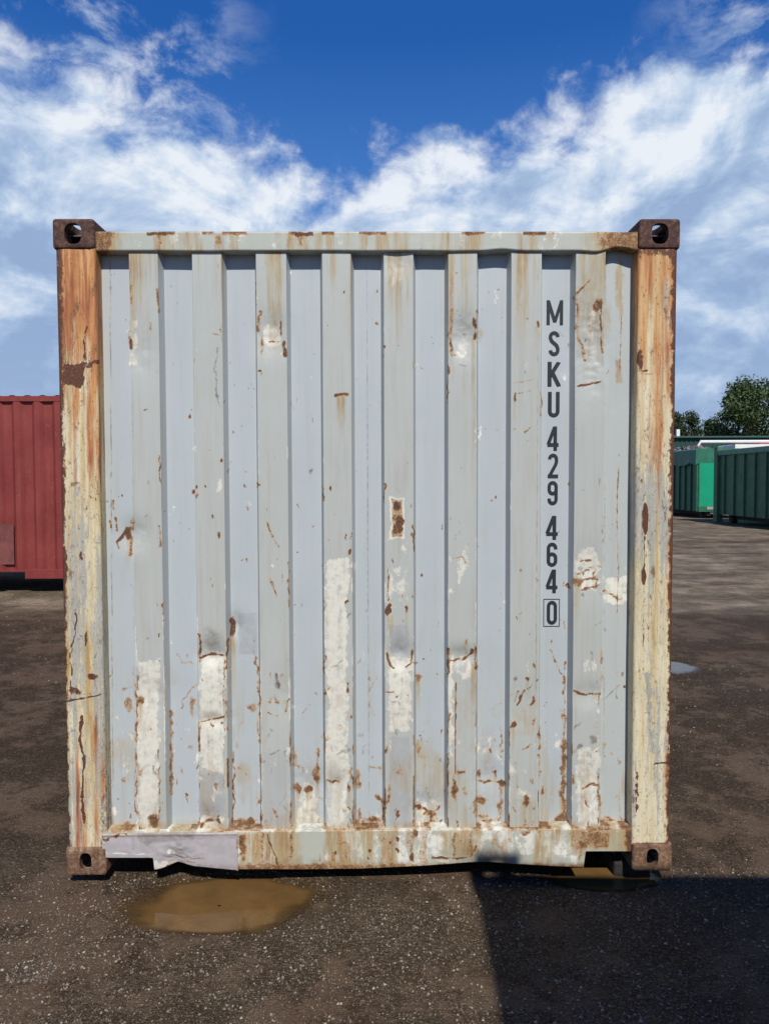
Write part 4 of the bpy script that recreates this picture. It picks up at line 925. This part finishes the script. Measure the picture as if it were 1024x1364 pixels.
# container behind the viewer whose shadow lies on the ground at the right
sh_x = float(gp(641, 1250)[0])+(H)*math.sin(SUN_AZ)/math.tan(SUN_EL); te = 1/math.tan(SUN_EL)
yt = .140-(H-.0-GZ)*te*math.cos(SUN_AZ)
sh = empty('shipping_container', (sh_x+3, yt-1.2, GZ), 'blue container behind the viewer casting the straight edged shadow at lower right', 'shipping container')
container(sh, sh_x, yt-W, 6.058, GZ, (M_caster, M_caster, cast_t, cast_b), 'x')

sh.rotation_euler.z = R(-2.0); sh.location.y -= .045; sh.location.x -= .035
# ---------------------------------------------------------------- green skips on the right
M_gdark = plain('green_skip_paint', (.034, .130, .076), .5, .3, 3, .2)
M_gdark2 = plain('green_skip_paint_old', (.060, .155, .078), .55, .35, 3, .2)
M_gbright = plain('emerald_panel', (.008, .30, .16), .45, .12, 2, .1)
M_gmid = plain('green_lip', (.03, .15, .095), .5, .3, 4, .2)
M_white = plain('white_paint', (.75, .75, .73), .5, .08, 5, 0)
M_glight = plain('pale_green_rim', (.10, .24, .17), .5, .25, 4, .1)
def skip(x0, y0, y1, zt, mbody, mend, mrim, label, flare, sp):
    wdt = 2.45; gz = float(ground_z(np.array([x0]), np.array([(y0+y1)/2]))[0]); zb = gz+.32; x1 = x0+wdt
    r = empty('waste_skip', (x0+wdt/2, (y0+y1)/2, gz), label, 'skip')
    for xx, s in ((x0, -1), (x1, 1)):
        m_ = MB()
        if flare:
            zf = zt-.62; th = .04
            m_.add([(xx, y0, zb), (xx, y1, zb), (xx, y1, zf), (xx, y0, zf), (xx-s*th, y0, zb), (xx-s*th, y1, zb), (xx-s*th, y1, zf), (xx-s*th, y0, zf)], [(0,1,2,3),(7,6,5,4),(0,4,5,1),(3,2,6,7),(0,3,7,4),(1,5,6,2)])
            m_.build('side_wall', mbody, r)
            fl = MB(); k = 10; ys = np.linspace(y0-.02, y1, k*2+1); V = []; F = []
            for yy in ys:
                d = .05*math.sin(yy*3.1)+.03*math.sin(yy*7)
                V += [(xx+s*.02, yy, zf+.0+d*.7), (xx+s*(.16+d*.4), yy, zf-.06+d), (xx+s*.13, yy, zt-.05), (xx-s*.02, yy, zt), (xx-s*.04, yy, zf)]
            for i in range(len(ys)-1):
                for j in range(5): F.append((5*i+j, 5*i+(j+1) % 5, 5*(i+1)+(j+1) % 5, 5*(i+1)+j))
            F.append((0, 1, 2, 3, 4)); F.append(tuple(5*(len(ys)-1)+j for j in (4, 3, 2, 1, 0)))
            emit('rolled_cover', V, F, M_gmid, r)
        else:
            m_.box((min(xx, xx-s*.04), y0, zb), (max(xx, xx-s*.04), y1, zt)).build('side_wall', mbody, r)
            MB().box((min(xx+s*.09, xx-s*.05), y0, zt-.2), (max(xx+s*.09, xx-s*.05), y1, zt), .02).build('top_rim', mrim, r)
        yy = y0+.08
        while yy < y1-.05:
            top = zt-.66 if flare else zt-.2
            MB().box((min(xx, xx+s*.07), yy-.045, zb), (max(xx, xx+s*.07), yy+.045, top-.002), .01).build('rib', mbody, r); yy += sp
    MB().box((x0+.045, y0, zb+.22), (x1-.045, y0+.05, zt-.62)).build('end_panel', mend, r)
    MB().box((x0+.045, y0+.02, zt-.615), (x1-.045, y0+.08, zt)).build('end_panel', M_gmid if flare else mbody, r)
    MB().box((x0-.0, y0-.03, zb-.02), (x1, y0+.06, zb+.215), .01).build('end_beam', mbody, r)
    MB().box((x0+.045, y1-.05, zb), (x1-.045, y1, zt)).build('end_panel', mbody, r)
    MB().box((x0+.04, y0, zb-.0), (x1-.04, y1, zb+.04)).build('floor', mbody, r)
    for q in (.5, wdt-.5): MB().box((x0+q-.06, y0+.1, zb-.18), (x0+q+.06, y1-.1, zb-.002)).build('skid_rail', M_under, r)
    for q in (.42, wdt-.42):
        for yy in (y0+.5, y1-.5): MB().tube([(x0+q-.1, yy, gz+.13), (x0+q+.1, yy, gz+.13)], .14, 14).build('roller', M_under, r)
    return r, zb
dxa = 13.15
skA, zbA = skip(dxa+.5, -CD+31.3, -CD+37.3, 2.93, M_gdark, M_gbright, M_gmid, 'dark green waste skip with a bright emerald end panel and rolled cover', True, .62)
skB, zbB = skip(dxa-.05, -CD+22.4, -CD+28.4, 2.72, M_gdark2, M_gdark2, M_glight, 'dark green ribbed waste skip nearest the right edge of the yard', False, .75)
MB().box((dxa-.16, -CD+28.16, zbB-.3), (dxa+.08, -CD+28.46, 2.86), .02).build('corner_post', M_gdark2, skB)
MB().box((dxa+.85, -CD+31.24, zbA+.08), (dxa+1.3, -CD+31.265, zbA+.2)).build('number_plate', plain('dull_plate', (.3, .33, .32), .5), skA)
# scrap in the skip, pipe frame, white board, red bag
V = []; F = []
for i in range(900):
    x = dxa+.6+random.random()*2.2; y = -CD+31.4+random.random()*5.7
    z = 2.5+.62*max(0, 1-((y-(-CD+34.4))/3.2)**2)*max(0, 1-((x-dxa-1.5)/1.6)**2)*random.uniform(.5, 1); s = random.uniform(.05, .16)
    e1 = Vector((random.gauss(0, 1), random.gauss(0, 1), random.gauss(0, 1))).normalized()*s; e2 = e1.cross(Vector((random.gauss(0, 1), random.gauss(0, 1), random.gauss(0, 1)))).normalized()*s*random.uniform(.3, 1)
    c = Vector((x, y, z)); b0 = len(V); e3 = e1.cross(e2).normalized()*s*.3
    for a, b_ in ((-1, -1), (1, -1), (1, 1), (-1, 1)): V.append(c+e1*a+e2*b_)
    V.append(c+e3); V.append(c-e3)
    for k in range(4): F.append((b0+k, b0+(k+1) % 4, b0+4)); F.append((b0+(k+1) % 4, b0+k, b0+5))
mt, n, b = mat('scrap'); P_ = coords(n)
n.put(b.inputs['Base Color'], n.ramp(n.noise(P_, 9, 3), [(.35, (.05, .045, .06)), (.5, (.22, .20, .24)), (.6, (.14, .08, .09)), (.7, (.42, .42, .44))])); b.inputs['Roughness'].default_value = .6
tag(emit('scrap_heap', V, F, mt), 'grey heap of mixed scrap piled above the skip with the emerald end', 'scrap', kind='stuff')
yv = -CD+38.2
yv += 0.4; q = [onY(px, py, yv) for px, py in ((924, 603), (932.5, 588.5), (1060, 588))]
lorry = empty('flatbed_lorry', (q[1][0]+2, yv+1, float(ground_z(np.array([16.]), np.array([35.]))[0])), 'white framed vehicle roof showing above the green skips', 'lorry')
MB().tube(q, .085, 8).build('roof_frame', M_white, lorry); 
a, b_ = onY(978, 592, yv), onY(1090, 598, yv)
MB().box((a[0], yv-.05, b_[2]), (b_[0]+2, yv+1.9, a[2]), .03).build('load_bed', M_white, lorry)
gz_ = lorry.location.z
MB().box((q[0][0]+.2, yv+.02, 1.0), (b_[0]+2, yv+1.9, b_[2]-.1), .03).build('body', plain('dark_body', (.06, .06, .07), .5), lorry)
for xx in (q[0][0]+1.2, q[0][0]+5.4):
    for yy in (yv+.15, yv+1.75): MB().tube([(xx, yy-.14, gz_+.5), (xx, yy+.14, gz_+.5)], .5, 20).build('wheel', M_under, lorry)
a = onY(1019, 591, yv+.5); MB().box((a[0]-.35, yv+.5, b_[2]+.15), (a[0]+.5, yv+1.2, a[2]+.14), .08).build('cloth_bundle', plain('red_cloth', (.45, .05, .05), .8, .3, 12))
tag(bpy.data.objects['cloth_bundle'], 'small red bundle lying on the white bed above the skip', 'bundle')

# long green shed wall behind
ys_ = -CD+52; zt_ = float(onY(960, 581, ys_)[2]); xa = onY(850, 600, ys_)[0]-5
shed = empty('storage_shed', (xa+20, ys_+4, 0), 'long low dark green shed behind the skips and below the trees', 'shed')
M_shed = plain('shed_cladding', (.016, .062, .048), .6, .2, 2, 0)
V = []; F = []; i = 0; x = xa
while x < xa+44:
    for dx, dy in ((0, 0), (.12, 0), (.16, .04), (.28, .04)): V += [(x+dx, ys_+dy, -.05), (x+dx, ys_+dy, zt_-.12)]
    x += .32
for i in range(len(V)//2-1): F.append((2*i, 2*i+2, 2*i+3, 2*i+1))
emit('wall', V, F, M_shed, shed)
MB().box((xa-.2, ys_-.25, zt_-.12), (xa+44.2, ys_+8, zt_), .02).build('roof', plain('shed_roof', (.04, .10, .085), .6), shed)
MB().box((xa, ys_+.1, -.05), (xa+44, ys_+7.8, zt_-.13)).build('rear_wall', M_shed, shed)
a = onY(903, 572, ys_+9); o = MB().box((a[0]-.14, ys_+9, -.1), (a[0]+.14, ys_+9.25, a[2]), .03).build('white_post', M_white)
tag(o, 'short white post standing up behind the green shed roof', 'post')

# ---------------------------------------------------------------- trees
def leaf_mat(name, c):
    mt, n, b = mat(name); P = coords(n)
    k = n.m('ADD', n.m('MULTIPLY', n.noise(P, .8, 4), .5), n.m('MULTIPLY', n.noise(P, 5, 3), .5))
    n.put(b.inputs['Base Color'], n.ramp(k, [(.34, tuple(q*.5 for q in c)), (.5, c), (.66, (c[0]*1.8, c[1]*1.6, c[2]*1.3))]))
    b.inputs['Roughness'].default_value = .6; b.inputs['Specular IOR Level'].default_value = .25; return mt
M_leaf = leaf_mat('foliage', (.062, .100, .034)); M_leaf2 = leaf_mat('foliage_dark', (.040, .068, .030)); M_bark = plain('bark', (.09, .07, .05), .9, .4, 6, .4)
def tree(x, y, h, r, seed, label, lf, n_leaf=9000, conical=0.0, lumps=26):
    rd = np.random.default_rng(seed); gz = float(ground_z(np.array([x]), np.array([y]))[0])-.1
    t = empty('tree', (x, y, gz), label, 'tree', 'trees beyond the shed')
    tm = MB(); tm.tube([(x, y, gz), (x+.1, y, gz+h*.3), (x-.1, y+.1, gz+h*.62), (x, y, gz+h*.85)], [h*.032, h*.026, h*.016, h*.006], 9)
    cs = []
    for i in range(lumps):
        tt = rd.random()**.8; zc = gz+h*(.30+.58*tt); rad = r*(1-conical*tt)*math.sqrt(max(.05, 1-(2*abs(tt-.42)/1.25)**2))
        a = rd.uniform(0, 6.283); q = rad*rd.uniform(.30, 1.05); cs.append((x+q*math.cos(a), y+q*math.sin(a), zc, r*rd.uniform(.12, .31)*(1-.5*conical*tt)))
    cs.append((x, y, gz+h*.86, r*.3))
    for c in cs[:14]:
        zb = gz+h*rd.uniform(.22, .5); mid__ = ((x+c[0])/2, (y+c[1])/2, (zb+c[2])/2+.1*h*.3)
        tm.tube([(x, y, zb), mid__, c[:3]], [h*.012, h*.008, h*.003], 6)
    tm.build('trunk', M_bark, t)
    cs = np.array(cs); wts = cs[:, 3]**2; idx = rd.choice(len(cs), n_leaf, p=wts/wts.sum())
    d = rd.normal(size=(n_leaf, 3)); d /= np.linalg.norm(d, axis=1)[:, None]; rr_ = rd.random(n_leaf)**.33
    rr_ *= .75+.5*rd.random(n_leaf); P = cs[idx, :3]+d*(cs[idx, 3]*rr_)[:, None]*np.array([1, 1, .8])
    s = rd.uniform(.06, .15, n_leaf)*(h/9); e1 = rd.normal(size=(n_leaf, 3)); e1 /= np.linalg.norm(e1, axis=1)[:, None]
    e2 = np.cross(e1, rd.normal(size=(n_leaf, 3))); e2 /= np.linalg.norm(e2, axis=1)[:, None]
    e1 *= s[:, None]; e2 *= (s*.7)[:, None]; Q = np.stack([P-e1, P-e2*.8, P+e1, P+e2*.8], 1).reshape(-1, 3)
    emit('crown', Q, np.arange(n_leaf*4).reshape(-1, 4), lf, t)
def tz(px, py, d): q = onY(px, py, -CD+d); return q[0], q[2]
T_ = [(1012, 500, 68, 5.3, 'broad leafy tree, tallest of those at the right edge', M_leaf, 15000, 0.0, 44),
      (984, 536, 72, 3.4, 'lower bushy tree tucked against the tall leafy one', M_leaf, 7000, 0.0, 20),
      (948, 552, 75, 3.3, 'small rounded grey green tree between the taller trees', M_leaf2, 6000, .2, 18),
      (919, 541, 74, 3.0, 'narrow dark tree with drooping top near the grey container', M_leaf2, 6000, .5, 18),
      (896, 540, 70, 2.4, 'dark pointed tree half hidden by the right corner post', M_leaf2, 6000, .6, 18),
      (966, 560, 78, 3.4, 'lowest pale bush showing just above the shed roof', M_leaf2, 4500, .1, 14),
      (1080, 520, 70, 4.5, 'broad tree standing beyond the right edge of the view', M_leaf, 8000, 0, 24)]
for i, (px, py, d, r, lb, mm, nl, cn, lu) in enumerate(T_):
    x, z = tz(px, py, d); tree(x, -CD+d, (z-GZ)*1.02, r, 100+i, lb, mm, nl, cn, lu)
